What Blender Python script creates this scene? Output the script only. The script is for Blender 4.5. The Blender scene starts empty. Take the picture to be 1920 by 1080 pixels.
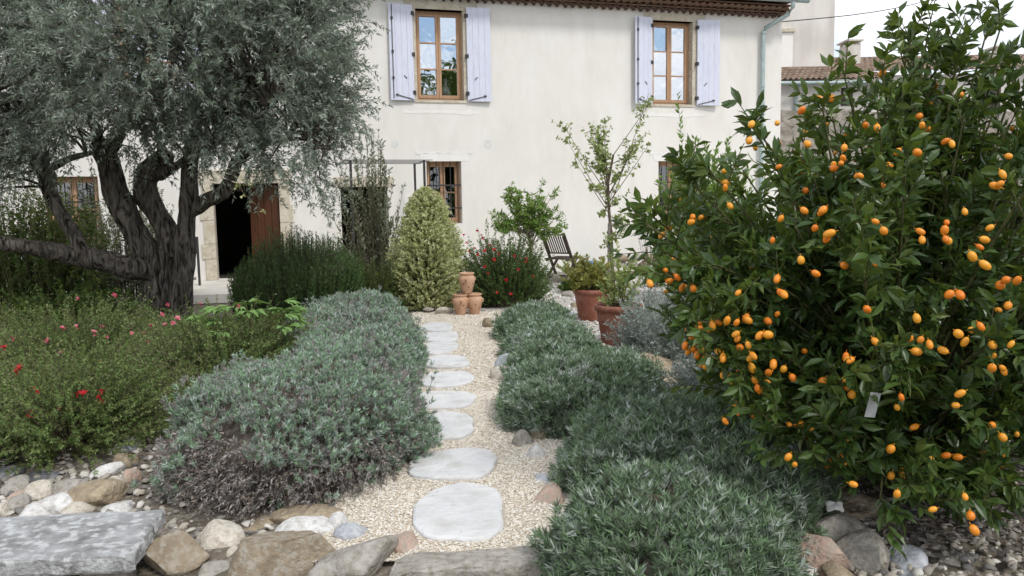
import bpy, math, random
import numpy as np
from mathutils import Vector, Matrix, noise as mnoise

rng = np.random.default_rng(11)
random.seed(11)
PI = math.pi
scene = bpy.context.scene
col = scene.collection

# ------------------------------------------------------------------ camera
F_PX, EYE = 1480.0, 1.5                       # focal length in pixels of the 1920 wide photograph, eye height
PITCH, ROLL = math.radians(6.17), math.radians(1.0)
fw = np.array([0, math.cos(PITCH), -math.sin(PITCH)])
up0 = np.array([0, math.sin(PITCH), math.cos(PITCH)])
rt0 = np.array([1.0, 0, 0])
rt = rt0 * math.cos(ROLL) - up0 * math.sin(ROLL)
upv = up0 * math.cos(ROLL) + rt0 * math.sin(ROLL)
EYEP = np.array([0, 0, EYE])
cam = bpy.data.cameras.new('camera')
cam.sensor_width = 36.0
cam.lens = 36.0 * F_PX / 1920.0
cam.clip_start = 0.05
cam.clip_end = 1000.0
camo = bpy.data.objects.new('camera', cam)
col.objects.link(camo)
camo.matrix_world = Matrix(((rt[0], upv[0], -fw[0], 0), (rt[1], upv[1], -fw[1], 0), (rt[2], upv[2], -fw[2], EYE), (0, 0, 0, 1)))
scene.camera = camo

# ------------------------------------------------------------------ world and sun
SUN_EL, SUN_AZ = math.radians(50), math.radians(142)     # azimuth clockwise from +Y (north)
w = bpy.data.worlds.new('World')
scene.world = w
w.use_nodes = True
nt = w.node_tree
nt.nodes.clear()
out = nt.nodes.new('ShaderNodeOutputWorld')
sky = nt.nodes.new('ShaderNodeTexSky')
sky.sky_type = 'NISHITA'
sky.sun_disc = False
sky.sun_elevation = SUN_EL
sky.sun_rotation = SUN_AZ
sky.dust_density = 0.3
b1 = nt.nodes.new('ShaderNodeBackground'); b1.inputs[1].default_value = 0.09
nt.links.new(sky.outputs[0], b1.inputs[0])
b2 = nt.nodes.new('ShaderNodeBackground'); b2.inputs[0].default_value = (0.97, 0.985, 1.0, 1); b2.inputs[1].default_value = 1.15
tc = nt.nodes.new('ShaderNodeTexCoord')
mp = nt.nodes.new('ShaderNodeMapping'); mp.inputs['Location'].default_value = (3.1, 0.7, 0.4); mp.inputs['Scale'].default_value = (1, 1, 1.8); mp.inputs['Rotation'].default_value = (0, 0, math.radians(120))
nz = nt.nodes.new('ShaderNodeTexNoise'); nz.inputs['Scale'].default_value = 2.6; nz.inputs['Detail'].default_value = 7; nz.inputs['Roughness'].default_value = 0.55
rp = nt.nodes.new('ShaderNodeValToRGB'); rp.color_ramp.elements[0].position = 0.40; rp.color_ramp.elements[1].position = 0.52
ms = nt.nodes.new('ShaderNodeMixShader')
nt.links.new(tc.outputs['Generated'], mp.inputs[0]); nt.links.new(mp.outputs[0], nz.inputs['Vector'])
nt.links.new(nz.outputs[0], rp.inputs[0]); nt.links.new(rp.outputs[0], ms.inputs[0])
nt.links.new(b1.outputs[0], ms.inputs[1]); nt.links.new(b2.outputs[0], ms.inputs[2]); nt.links.new(ms.outputs[0], out.inputs[0])

nz2 = nt.nodes.new('ShaderNodeTexNoise'); nz2.inputs['Scale'].default_value = 3.4; nz2.inputs['Detail'].default_value = 6
rp2 = nt.nodes.new('ShaderNodeValToRGB'); rp2.color_ramp.elements[0].position = 0.36; rp2.color_ramp.elements[0].color = (0.66, 0.71, 0.79, 1); rp2.color_ramp.elements[1].position = 0.56; rp2.color_ramp.elements[1].color = (1.0, 1.0, 1.0, 1)
nt.links.new(mp.outputs[0], nz2.inputs['Vector']); nt.links.new(nz2.outputs[0], rp2.inputs[0]); nt.links.new(rp2.outputs[0], b2.inputs[0])

sun = bpy.data.lights.new('sun', 'SUN')
sun.energy = 1.5
sun.angle = math.radians(11)
sun.color = (1.0, 0.96, 0.9)
suno = bpy.data.objects.new('sun', sun)
col.objects.link(suno)
sd = Vector((math.sin(SUN_AZ) * math.cos(SUN_EL), math.cos(SUN_AZ) * math.cos(SUN_EL), math.sin(SUN_EL)))
suno.rotation_euler = sd.to_track_quat('Z', 'Y').to_euler()
suno.location = (6, -6, 12)

vs = scene.view_settings
vs.view_transform = 'Standard'
vs.look = 'None'
vs.exposure = 0.5
vs.gamma = 1.0
vs.use_curve_mapping = False
scene.render.engine = 'CYCLES'

# ------------------------------------------------------------------ projection helpers (photo pixel -> place)
def ray(x, y):
    return fw + rt * (x - 960) / F_PX + upv * (540 - y) / F_PX
def G(x, y, z=0.0):
    d = ray(x, y)
    return EYEP + d * (z - EYE) / d[2]
def D(x, y, Y):
    d = ray(x, y)
    return EYEP + d * Y / d[1]
def proj(p):
    v = np.asarray(p) - EYEP
    q = v @ fw
    return 960 + F_PX * (v @ rt) / q, 540 - F_PX * (v @ upv) / q

# ------------------------------------------------------------------ object helpers
def tag(o, label=None, cat=None, group=None, kind=None):
    if label: o['label'] = label
    if cat: o['category'] = cat
    if group: o['group'] = group
    if kind: o['kind'] = kind
    return o
def thing(name, label, cat, loc=(0, 0, 0), rz=0.0, group=None):
    o = bpy.data.objects.new(name, None)
    o.empty_display_size = 0.1
    col.objects.link(o)
    o.location = [float(v) for v in loc]
    o.rotation_euler = (0, 0, rz)
    return tag(o, label, cat, group)
def obj(name, mesh, mat, parent=None):
    o = bpy.data.objects.new(name, mesh)
    col.objects.link(o)
    if mat is not None and len(mesh.materials) == 0:
        mesh.materials.append(mat)
    if parent is not None:
        o.parent = parent
    return o

class Bag:
    """collects vertices and faces of one mesh"""
    def __init__(self):
        self.V, self.Fs, self.R, self.n = [], [], [], 0
    def add(self, V, F, r=None):
        V = np.asarray(V, dtype=np.float64).reshape(-1, 3)
        F = np.asarray(F, dtype=np.int64)
        self.V.append(V); self.Fs.append(F + self.n); self.n += len(V)
        if r is None: r = np.full(len(F), 0.5)
        self.R.append(np.broadcast_to(r, (len(F),)))
        return self
    def box(self, x0, x1, y0, y1, z0, z1):
        V = [(x0, y0, z0), (x1, y0, z0), (x1, y1, z0), (x0, y1, z0), (x0, y0, z1), (x1, y0, z1), (x1, y1, z1), (x0, y1, z1)]
        return self.add(V, [(0, 3, 2, 1), (4, 5, 6, 7), (0, 1, 5, 4), (1, 2, 6, 5), (2, 3, 7, 6), (3, 0, 4, 7)])
    def bar(self, a, b, wd, th, ref=(0, 0, 1)):
        a, b = Vector(a), Vector(b)
        t = (b - a).normalized(); x = t.cross(Vector(ref))
        if x.length < 1e-4: x = t.cross(Vector((1, 0, 0)))
        x.normalize(); y = t.cross(x)
        V = []
        for p in (a, b):
            for s, q in ((-1, -1), (1, -1), (1, 1), (-1, 1)):
                V.append(p + x * (s * wd / 2) + y * (q * th / 2))
        return self.add([tuple(v) for v in V], [(0, 3, 2, 1), (4, 5, 6, 7), (0, 1, 5, 4), (1, 2, 6, 5), (2, 3, 7, 6), (3, 0, 4, 7)])
    def tube(self, pts, rad, k=8, cap=True):
        pts = np.asarray(pts, float)[None]
        rad = np.broadcast_to(np.asarray(rad, float), (pts.shape[1],))[None]
        V, F = tubes(pts, rad, k)
        self.add(V, F)
        if cap:
            s = pts.shape[1]
            self.add(V[:k], [list(range(k))[::-1]])
            self.add(V[(s - 1) * k:], [list(range(k))])
        return self
    def lathe(self, prof, k=24, c=(0, 0, 0)):
        a = np.arange(k) * 2 * PI / k
        prof = np.asarray(prof, float)
        V = np.stack([prof[:, :1] * np.cos(a) + c[0], prof[:, :1] * np.sin(a) + c[1], np.repeat(prof[:, 1:], k, 1) + c[2]], -1).reshape(-1, 3)
        F = []
        for i in range(len(prof) - 1):
            for j in range(k):
                F.append((i * k + j, i * k + (j + 1) % k, (i + 1) * k + (j + 1) % k, (i + 1) * k + j))
        return self.add(V, F)
    def mesh(self, name, smooth=False):
        m = bpy.data.meshes.new(name)
        V = np.concatenate(self.V)
        loops = np.concatenate([f.ravel() for f in self.Fs])
        sizes = np.concatenate([np.full(len(f), f.shape[1]) for f in self.Fs])
        starts = np.concatenate([[0], np.cumsum(sizes)[:-1]])
        m.vertices.add(len(V)); m.vertices.foreach_set('co', V.ravel())
        m.loops.add(len(loops)); m.loops.foreach_set('vertex_index', loops.astype(np.int32))
        m.polygons.add(len(sizes)); m.polygons.foreach_set('loop_start', starts.astype(np.int32))
        m.update(calc_edges=True)
        at = m.attributes.new('rnd', 'FLOAT', 'FACE')
        at.data.foreach_set('value', np.concatenate(self.R).astype(np.float32))
        m.polygons.foreach_set('use_smooth', np.full(len(sizes), bool(smooth)))
        m.validate()
        return m
    def build(self, name, mat, parent=None, smooth=False):
        return obj(name, self.mesh(name, smooth), mat, parent)

def nrm(a):
    return a / np.maximum(np.linalg.norm(a, axis=-1, keepdims=True), 1e-9)
def rvec(*shape):
    return nrm(rng.normal(size=shape + (3,)))
def tubes(P, R, k=3):
    n, s, _ = P.shape
    T = nrm(np.gradient(P, axis=1))
    ref = np.where(np.abs(T[..., 2:3]) < 0.92, np.array([0, 0, 1.0]), np.array([1.0, 0, 0]))
    A = nrm(np.cross(T, ref)); B = np.cross(T, A)
    a = np.arange(k) * 2 * PI / k
    V = P[:, :, None] + R[:, :, None, None] * (np.cos(a)[:, None] * A[:, :, None] + np.sin(a)[:, None] * B[:, :, None])
    i, j, q = np.meshgrid(np.arange(n), np.arange(s - 1), np.arange(k), indexing='ij')
    base = (i * s + j) * k
    F = np.stack([base + q, base + (q + 1) % k, base + k + (q + 1) % k, base + k + q], -1).reshape(-1, 4)
    return V.reshape(-1, 3), F

T2V = np.array([(0, 0, 0), (-.5, .45, .09), (.5, .45, .09), (0, 1, -.03)]); T2F = np.array([(0, 2, 3), (0, 3, 1)])
T1V = np.array([(-.5, .2, 0), (.5, .2, 0), (0, 1, 0)]); T1F = np.array([(0, 1, 2)])        # needle or tiny leaf
T4V = np.array([(0, 0, 0), (-.5, .48, .05), (0, .48, -.02), (.5, .48, .05), (0, 1, -.12)]); T4F = np.array([(0, 2, 1), (0, 3, 2), (1, 2, 4), (2, 3, 4)])
T8V = np.array([(0, 0, 0), (-.36, .25, .05), (0, .25, -.01), (.36, .25, .05), (-.46, .58, .05), (0, .58, -.03), (.46, .58, .05), (0, 1, -.16)])
T8F = np.array([(0, 2, 1), (0, 3, 2), (1, 2, 5), (1, 5, 4), (2, 3, 6), (2, 6, 5), (4, 5, 7), (5, 6, 7)])
def frames(Dv, N):
    d = nrm(Dv); x = nrm(np.cross(d, N)); n = np.cross(x, d)
    return x, d, n
def leaves(P, Dv, N, L, W, tv=T2V, tf=T2F):
    x, d, n = frames(Dv, N)
    m = len(P)
    L = np.broadcast_to(L, (m,))[:, None, None]; W = np.broadcast_to(W, (m,))[:, None, None]
    V = P[:, None] + x[:, None] * W * tv[None, :, 0:1] + d[:, None] * L * tv[None, :, 1:2] + n[:, None] * L * tv[None, :, 2:3]
    F = (np.arange(m)[:, None, None] * len(tv) + tf[None]).reshape(-1, 3)
    return V.reshape(-1, 3), F
def bez(B, C, T, t):
    t = t[..., None]
    return B[:, None] * (1 - t) ** 2 + C[:, None] * 2 * t * (1 - t) + T[:, None] * t ** 2
def dbez(B, C, T, t):
    t = t[..., None]
    return nrm((C - B)[:, None] * (1 - t) + (T - C)[:, None] * t)
def pn(P, f, seed=0.0):
    """cheap smooth pseudo noise about -1..1"""
    x, y, z = (P[..., 0] * f + seed, P[..., 1] * f + seed * 1.7, P[..., 2] * f - seed)
    return (np.sin(x * 1.3 + 1.9 * np.sin(y * 0.9 + seed)) + np.sin(y * 1.7 + 1.5 * np.sin(z * 1.1)) + np.sin(z * 1.5 + 1.7 * np.sin(x * 1.2 + 2))) / 3
UP = np.array([0, 0, 1.0])

# ------------------------------------------------------------------ materials
def nodes_of(name):
    m = bpy.data.materials.new(name); m.use_nodes = True
    t = m.node_tree; p = t.nodes['Principled BSDF']
    return m, t, p
def surf(name, c1, c2=None, scale=6.0, rough=0.85, bump=0.0, bscale=40.0, spec=0.3, c3=None, scale3=60.0, amt3=0.5, thr3=(0.5, 0.65), metal=0.0, stretch=None, bdist=0.01):
    m, t, p = nodes_of(name)
    p.inputs['Roughness'].default_value = rough
    p.inputs['Specular IOR Level'].default_value = spec
    p.inputs['Metallic'].default_value = metal
    tcn = t.nodes.new('ShaderNodeTexCoord')
    vec = tcn.outputs['Object']
    if stretch:
        mm = t.nodes.new('ShaderNodeMapping'); mm.inputs['Scale'].default_value = stretch
        t.links.new(vec, mm.inputs[0]); vec = mm.outputs[0]
    c2 = c2 or c1
    n1 = t.nodes.new('ShaderNodeTexNoise'); n1.inputs['Scale'].default_value = scale; n1.inputs['Detail'].default_value = 8; n1.inputs['Roughness'].default_value = 0.65
    t.links.new(vec, n1.inputs['Vector'])
    r = t.nodes.new('ShaderNodeValToRGB')
    r.color_ramp.elements[0].position = 0.36; r.color_ramp.elements[0].color = (*c1, 1)
    r.color_ramp.elements[1].position = 0.64; r.color_ramp.elements[1].color = (*c2, 1)
    t.links.new(n1.outputs[0], r.inputs[0])
    cout = r.outputs[0]
    if c3:
        n3 = t.nodes.new('ShaderNodeTexNoise'); n3.inputs['Scale'].default_value = scale3; n3.inputs['Detail'].default_value = 5
        t.links.new(vec, n3.inputs['Vector'])
        r3 = t.nodes.new('ShaderNodeValToRGB'); r3.color_ramp.elements[0].position = thr3[0]; r3.color_ramp.elements[1].position = thr3[1]
        r3.color_ramp.elements[1].color = (amt3, amt3, amt3, 1)
        t.links.new(n3.outputs[0], r3.inputs[0])
        mx = t.nodes.new('ShaderNodeMix'); mx.data_type = 'RGBA'
        t.links.new(r3.outputs[0], mx.inputs[0]); t.links.new(cout, mx.inputs[6]); mx.inputs[7].default_value = (*c3, 1)
        cout = mx.outputs[2]
    t.links.new(cout, p.inputs['Base Color'])
    if bump:
        nb = t.nodes.new('ShaderNodeTexNoise'); nb.inputs['Scale'].default_value = bscale; nb.inputs['Detail'].default_value = 6
        t.links.new(vec, nb.inputs['Vector'])
        bp = t.nodes.new('ShaderNodeBump'); bp.inputs['Strength'].default_value = bump; bp.inputs['Distance'].default_value = bdist
        t.links.new(nb.outputs[0], bp.inputs['Height']); t.links.new(bp.outputs[0], p.inputs['Normal'])
    return m
def ramp_mat(name, cols, rough=0.55, trans=0.25, spec=0.35, tcol=None):
    """colour from each leaf's own random number"""
    m, t, p = nodes_of(name)
    a = t.nodes.new('ShaderNodeAttribute'); a.attribute_name = 'rnd'
    r = t.nodes.new('ShaderNodeValToRGB')
    e = r.color_ramp.elements
    while len(e) < len(cols): e.new(0.5)
    for i, c in enumerate(cols):
        e[i].position = i / (len(cols) - 1); e[i].color = (*c, 1)
    t.links.new(a.outputs['Fac'], r.inputs[0]); t.links.new(r.outputs[0], p.inputs['Base Color'])
    p.inputs['Roughness'].default_value = rough; p.inputs['Specular IOR Level'].default_value = spec
    if trans > 0:
        tr = t.nodes.new('ShaderNodeBsdfTranslucent')
        mx = t.nodes.new('ShaderNodeMix'); mx.data_type = 'RGBA'; mx.inputs[0].default_value = 0.5
        t.links.new(r.outputs[0], mx.inputs[6]); mx.inputs[7].default_value = (*(tcol or (0.16, 0.22, 0.03)), 1)
        t.links.new(mx.outputs[2], tr.inputs[0])
        s = t.nodes.new('ShaderNodeMixShader'); s.inputs[0].default_value = trans
        t.links.new(p.outputs[0], s.inputs[1]); t.links.new(tr.outputs[0], s.inputs[2])
        t.links.new(s.outputs[0], t.nodes['Material Output'].inputs[0])
    return m

M = {}
M['plaster'] = surf('plaster', (0.725, 0.695, 0.645), (0.79, 0.768, 0.728), 0.9, 0.95, 0.25, 14, 0.1, c3=(0.57, 0.54, 0.48), scale3=1.9, amt3=0.3, thr3=(0.48, 0.75), stretch=(1.6, 1, .6))
M['plaster_white'] = surf('plaster_white', (0.76, 0.74, 0.70), (0.82, 0.80, 0.77), 3.0, 0.95, 0.2, 20, 0.1)
M['plaster_old'] = surf('plaster_old', (0.62, 0.59, 0.54), (0.72, 0.69, 0.65), 0.5, 0.95, 0.2, 10, 0.1, c3=(0.42, 0.39, 0.35), scale3=1.1, amt3=0.5, stretch=(1, 1, 0.35))
M['limestone'] = surf('limestone', (0.50, 0.44, 0.34), (0.63, 0.58, 0.48), 5, 0.9, 0.5, 25, 0.15, c3=(0.36, 0.30, 0.22), scale3=14, amt3=0.5)
M['shutter'] = surf('shutter', (0.62, 0.64, 0.76), (0.68, 0.70, 0.81), 2.0, 0.6, 0.1, 30, 0.3, c3=(0.50, 0.50, 0.58), scale3=7, amt3=0.4, thr3=(0.52, 0.7), stretch=(5, 5, 1))
M['shutter_edge'] = surf('shutter_edge', (0.62, 0.68, 0.74), None, 4, 0.6)
M['wood_window'] = surf('wood_window', (0.40, 0.225, 0.12), (0.53, 0.33, 0.20), 5, 0.5, 0.1, 30, 0.4, stretch=(12, 12, 1))
M['wood_door'] = surf('wood_door', (0.075, 0.03, 0.014), (0.13, 0.052, 0.025), 4, 0.6, 0.2, 20, 0.3, stretch=(10, 10, 1))
M['wood_chair'] = surf('wood_chair', (0.07, 0.055, 0.045), (0.15, 0.12, 0.10), 14, 0.8, 0.3, 50, 0.2, stretch=(4, 4, 1))
M['iron'] = surf('iron', (0.03, 0.03, 0.032), (0.05, 0.045, 0.042), 20, 0.6, 0.1, 60, 0.4)
M['zinc'] = surf('zinc', (0.33, 0.42, 0.42), (0.42, 0.50, 0.50), 6, 0.5, 0.05, 30, 0.4, c3=(0.25, 0.3, 0.28), scale3=10, amt3=0.5)
M['tile'] = surf('tile', (0.20, 0.12, 0.08), (0.33, 0.22, 0.16), 9, 0.9, 0.4, 40, 0.15, c3=(0.12, 0.10, 0.085), scale3=25, amt3=0.7)
M['tile_far'] = surf('tile_far', (0.25, 0.18, 0.13), (0.40, 0.31, 0.25), 2.2, 0.9, 0.3, 12, 0.1, c3=(0.16, 0.13, 0.11), scale3=7, amt3=0.7)
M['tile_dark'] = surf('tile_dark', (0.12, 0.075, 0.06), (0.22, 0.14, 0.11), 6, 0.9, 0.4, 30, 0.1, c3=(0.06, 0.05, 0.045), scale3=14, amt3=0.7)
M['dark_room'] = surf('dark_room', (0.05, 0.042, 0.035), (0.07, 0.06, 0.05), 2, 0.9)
M['soil'] = surf('soil', (0.10, 0.085, 0.065), (0.20, 0.17, 0.135), 3, 0.95, 0.8, 30, 0.1, c3=(0.34, 0.31, 0.27), scale3=35, amt3=0.7, bdist=0.03)
M['gravel_bed'] = surf('gravel_bed', (0.46, 0.38, 0.28), (0.66, 0.58, 0.48), 90, 0.95, 1.0, 110, 0.1, c3=(0.76, 0.71, 0.63), scale3=70, amt3=0.8, bdist=0.012)
M['terrace_gravel'] = surf('terrace_gravel', (0.36, 0.33, 0.29), (0.60, 0.57, 0.52), 26, 0.95, 1.0, 34, 0.1, c3=(0.74, 0.72, 0.68), scale3=22, amt3=0.7, bdist=0.03)
M['paving'] = surf('paving', (0.52, 0.49, 0.44), (0.64, 0.61, 0.56), 2, 0.9, 0.3, 20, 0.15)
M['slab'] = surf('slab', (0.56, 0.565, 0.57), (0.66, 0.66, 0.66), 4, 0.85, 0.8, 30, 0.2, c3=(0.40, 0.38, 0.33), scale3=7, amt3=0.45, thr3=(0.5, 0.72))
M['terracotta'] = surf('terracotta', (0.46, 0.27, 0.17), (0.56, 0.36, 0.24), 9, 0.85, 0.15, 60, 0.2)
M['pot'] = surf('pot', (0.20, 0.065, 0.04), (0.25, 0.09, 0.055), 6, 0.6, 0.08, 40, 0.35, c3=(0.36, 0.20, 0.15), scale3=9, amt3=0.4)
M['pot_soil'] = surf('pot_soil', (0.05, 0.04, 0.03), (0.09, 0.07, 0.05), 30, 0.95, 0.8, 60)
M['blue_glaze'] = surf('blue_glaze', (0.10, 0.18, 0.32), (0.14, 0.24, 0.38), 8, 0.3, 0, 1, 0.5)
M['white_glaze'] = surf('white_glaze', (0.75, 0.76, 0.78), (0.8, 0.8, 0.8), 8, 0.4, 0, 1, 0.4)
M['bench'] = surf('bench', (0.17, 0.17, 0.165), (0.42, 0.425, 0.43), 5, 0.95, 1.0, 60, 0.15, c3=(0.58, 0.59, 0.59), scale3=24, amt3=0.7, thr3=(0.5, 0.62), bdist=0.012)
M['shell'] = surf('shell', (0.7, 0.7, 0.68), (0.8, 0.8, 0.78), 20, 0.6, 0.3, 60)
M['plastic_tag'] = surf('plastic_tag', (0.36, 0.39, 0.40), (0.44, 0.46, 0.47), 10, 0.6)
rockcols = {'cream': ((0.50, 0.46, 0.39), (0.64, 0.60, 0.53), (0.38, 0.33, 0.26)), 'white': ((0.60, 0.59, 0.57), (0.74, 0.73, 0.72), (0.46, 0.44, 0.40)),
            'tan': ((0.29, 0.23, 0.16), (0.42, 0.35, 0.25), (0.22, 0.18, 0.13)), 'brown': ((0.22, 0.175, 0.125), (0.32, 0.265, 0.19), (0.38, 0.35, 0.30)),
            'grey': ((0.30, 0.28, 0.25), (0.42, 0.395, 0.36), (0.24, 0.21, 0.17)), 'blue': ((0.40, 0.42, 0.44), (0.55, 0.57, 0.60), (0.33, 0.34, 0.37)),
            'pink': ((0.42, 0.30, 0.24), (0.52, 0.40, 0.33), (0.36, 0.33, 0.28)), 'slate': ((0.10, 0.105, 0.115), (0.18, 0.185, 0.195), (0.25, 0.25, 0.24))}
for k, (a, b, c) in rockcols.items():
    M['rock_' + k] = surf('rock_' + k, a, b, 9, 0.92, 1.0, 48, 0.12, c3=c, scale3=30, amt3=0.75, thr3=(0.46, 0.64), bdist=.016)

def bark(name, a, b, sc=9):
    m, t, p = nodes_of(name)
    p.inputs['Roughness'].default_value = 0.95; p.inputs['Specular IOR Level'].default_value = 0.1
    tcn = t.nodes.new('ShaderNodeTexCoord'); mm = t.nodes.new('ShaderNodeMapping'); mm.inputs['Scale'].default_value = (1, 1, 0.22)
    v = t.nodes.new('ShaderNodeTexNoise'); v.inputs['Scale'].default_value = sc; v.inputs['Detail'].default_value = 9; v.inputs['Distortion'].default_value = 1.2
    r = t.nodes.new('ShaderNodeValToRGB'); r.color_ramp.elements[0].position = 0.35; r.color_ramp.elements[1].position = 0.68
    r.color_ramp.elements[0].color = (*a, 1); r.color_ramp.elements[1].color = (*b, 1)
    bp = t.nodes.new('ShaderNodeBump'); bp.inputs['Strength'].default_value = 0.9; bp.inputs['Distance'].default_value = 0.03
    t.links.new(tcn.outputs['Object'], mm.inputs[0]); t.links.new(mm.outputs[0], v.inputs['Vector']); t.links.new(v.outputs[0], r.inputs[0])
    t.links.new(r.outputs[0], p.inputs['Base Color']); t.links.new(v.outputs[0], bp.inputs['Height']); t.links.new(bp.outputs[0], p.inputs['Normal'])
    return m
M['olive_bark'] = bark('olive_bark', (0.016, 0.013, 0.010), (0.20, 0.175, 0.15), 22)
M['twig'] = bark('twig', (0.10, 0.08, 0.055), (0.20, 0.16, 0.12), 20)
M['grey_twig'] = bark('grey_twig', (0.16, 0.14, 0.13), (0.30, 0.27, 0.25), 30)
M['green_twig'] = bark('green_twig', (0.07, 0.08, 0.03), (0.13, 0.13, 0.06), 20)
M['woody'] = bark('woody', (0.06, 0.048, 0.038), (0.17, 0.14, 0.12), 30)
M['olive_leaf'] = ramp_mat('olive_leaf', [(0.13, 0.16, 0.12), (0.21, 0.26, 0.195), (0.31, 0.37, 0.30), (0.54, 0.60, 0.56)], 0.5, 0.3, 0.35, (0.14, 0.18, 0.06))
M['lavender_left'] = ramp_mat('lavender_left', [(0.32, 0.265, 0.26), (0.38, 0.40, 0.40), (0.20, 0.36, 0.17), (0.36, 0.47, 0.37), (0.55, 0.62, 0.585)], 0.7, 0.18, 0.2, (0.16, 0.2, 0.1))
M['lavender_right'] = ramp_mat('lavender_right', [(0.14, 0.165, 0.125), (0.15, 0.25, 0.115), (0.28, 0.345, 0.265), (0.50, 0.55, 0.51)], 0.65, 0.18, 0.25, (0.13, 0.19, 0.07))
M['dry_flower'] = ramp_mat('dry_flower', [(0.17, 0.135, 0.10), (0.30, 0.26, 0.225), (0.38, 0.35, 0.335), (0.45, 0.45, 0.46)], 0.9, 0.1, 0.1, (0.2, 0.16, 0.15))
M['salvia_leaf'] = ramp_mat('salvia_leaf', [(0.14, 0.13, 0.055), (0.12, 0.195, 0.055), (0.20, 0.275, 0.09), (0.31, 0.29, 0.17)], 0.6, 0.3, 0.25)
M['salvia_green'] = ramp_mat('salvia_green', [(0.04, 0.075, 0.02), (0.06, 0.12, 0.03), (0.11, 0.19, 0.05), (0.16, 0.22, 0.08)], 0.6, 0.3, 0.25)
M['petal_red'] = ramp_mat('petal_red', [(0.45, 0.015, 0.02), (0.62, 0.03, 0.04), (0.55, 0.05, 0.06)], 0.6, 0.3, 0.2, (0.6, 0.05, 0.05))
M['petal_pink'] = ramp_mat('petal_pink', [(0.55, 0.06, 0.12), (0.62, 0.12, 0.17), (0.7, 0.3, 0.34)], 0.6, 0.3, 0.2, (0.6, 0.1, 0.15))
M['petal_yellow'] = ramp_mat('petal_yellow', [(0.6, 0.58, 0.3), (0.7, 0.7, 0.45)], 0.6, 0.3, 0.2, (0.6, 0.6, 0.2))
M['rosemary_leaf'] = ramp_mat('rosemary_leaf', [(0.045, 0.09, 0.028), (0.06, 0.13, 0.035), (0.10, 0.18, 0.05), (0.15, 0.225, 0.08)], 0.55, 0.2, 0.3)
M['variegated_leaf'] = ramp_mat('variegated_leaf', [(0.32, 0.38, 0.13), (0.50, 0.54, 0.24), (0.64, 0.65, 0.38), (0.76, 0.75, 0.54)], 0.5, 0.3, 0.3, (0.4, 0.42, 0.12))
M['grey_leaf'] = ramp_mat('grey_leaf', [(0.10, 0.115, 0.065), (0.17, 0.195, 0.12), (0.25, 0.275, 0.19), (0.34, 0.36, 0.29)], 0.55, 0.25, 0.3)
M['silver_leaf'] = ramp_mat('silver_leaf', [(0.13, 0.16, 0.115), (0.25, 0.295, 0.24), (0.38, 0.44, 0.40), (0.50, 0.56, 0.54)], 0.75, 0.15, 0.2, (0.2, 0.24, 0.15))
M['fresh_leaf'] = ramp_mat('fresh_leaf', [(0.08, 0.17, 0.03), (0.14, 0.26, 0.045), (0.22, 0.34, 0.08), (0.30, 0.40, 0.12)], 0.5, 0.35, 0.35, (0.3, 0.4, 0.05))
M['sapling_leaf'] = ramp_mat('sapling_leaf', [(0.18, 0.25, 0.07), (0.26, 0.34, 0.11), (0.34, 0.41, 0.16), (0.40, 0.40, 0.17)], 0.55, 0.35, 0.3, (0.35, 0.4, 0.1))
M['yellow_leaf'] = ramp_mat('yellow_leaf', [(0.16, 0.17, 0.04), (0.25, 0.25, 0.06), (0.32, 0.30, 0.08)], 0.55, 0.35, 0.3, (0.4, 0.38, 0.08))
M['peony_leaf'] = ramp_mat('peony_leaf', [(0.16, 0.29, 0.08), (0.22, 0.37, 0.12), (0.30, 0.44, 0.17)], 0.5, 0.3, 0.35, (0.3, 0.42, 0.08))
M['bush_leaf'] = ramp_mat('bush_leaf', [(0.03, 0.06, 0.014), (0.055, 0.10, 0.02), (0.10, 0.155, 0.035), (0.16, 0.19, 0.05)], 0.55, 0.3, 0.3)
M['kumquat_leaf'] = ramp_mat('kumquat_leaf', [(0.03, 0.06, 0.018), (0.05, 0.10, 0.024), (0.09, 0.15, 0.034), (0.21, 0.26, 0.06)], 0.36, 0.28, 0.5, (0.22, 0.28, 0.02))
M['litter'] = ramp_mat('litter', [(0.08, 0.06, 0.045), (0.16, 0.13, 0.11), (0.24, 0.22, 0.21), (0.10, 0.09, 0.09)], 0.9, 0, 0.1)
M['pebble_cream'] = ramp_mat('pebble_cream', [(0.46, 0.38, 0.28), (0.64, 0.57, 0.47), (0.72, 0.68, 0.60), (0.78, 0.76, 0.715)], 0.9, 0, 0.15)
M['pebble_mixed'] = ramp_mat('pebble_mixed', [(0.13, 0.125, 0.12), (0.27, 0.25, 0.22), (0.40, 0.36, 0.30), (0.60, 0.58, 0.54)], 0.9, 0, 0.15)
M['pebble_pale'] = ramp_mat('pebble_pale', [(0.34, 0.32, 0.28), (0.52, 0.49, 0.44), (0.66, 0.64, 0.60), (0.76, 0.75, 0.73)], 0.9, 0, 0.15)
def fruit_mat(name, a, b):
    m, t, p = nodes_of(name)
    p.inputs['Roughness'].default_value = 0.33; p.inputs['Specular IOR Level'].default_value = 0.45
    oi = t.nodes.new('ShaderNodeObjectInfo')
    mx = t.nodes.new('ShaderNodeMix'); mx.data_type = 'RGBA'; mx.inputs[6].default_value = (*a, 1); mx.inputs[7].default_value = (*b, 1)
    t.links.new(oi.outputs['Random'], mx.inputs[0]); t.links.new(mx.outputs[2], p.inputs['Base Color'])
    n = t.nodes.new('ShaderNodeTexNoise'); n.inputs['Scale'].default_value = 300
    bp = t.nodes.new('ShaderNodeBump'); bp.inputs['Strength'].default_value = 0.15; bp.inputs['Distance'].default_value = 0.001
    t.links.new(n.outputs[0], bp.inputs['Height']); t.links.new(bp.outputs[0], p.inputs['Normal'])
    return m
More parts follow.
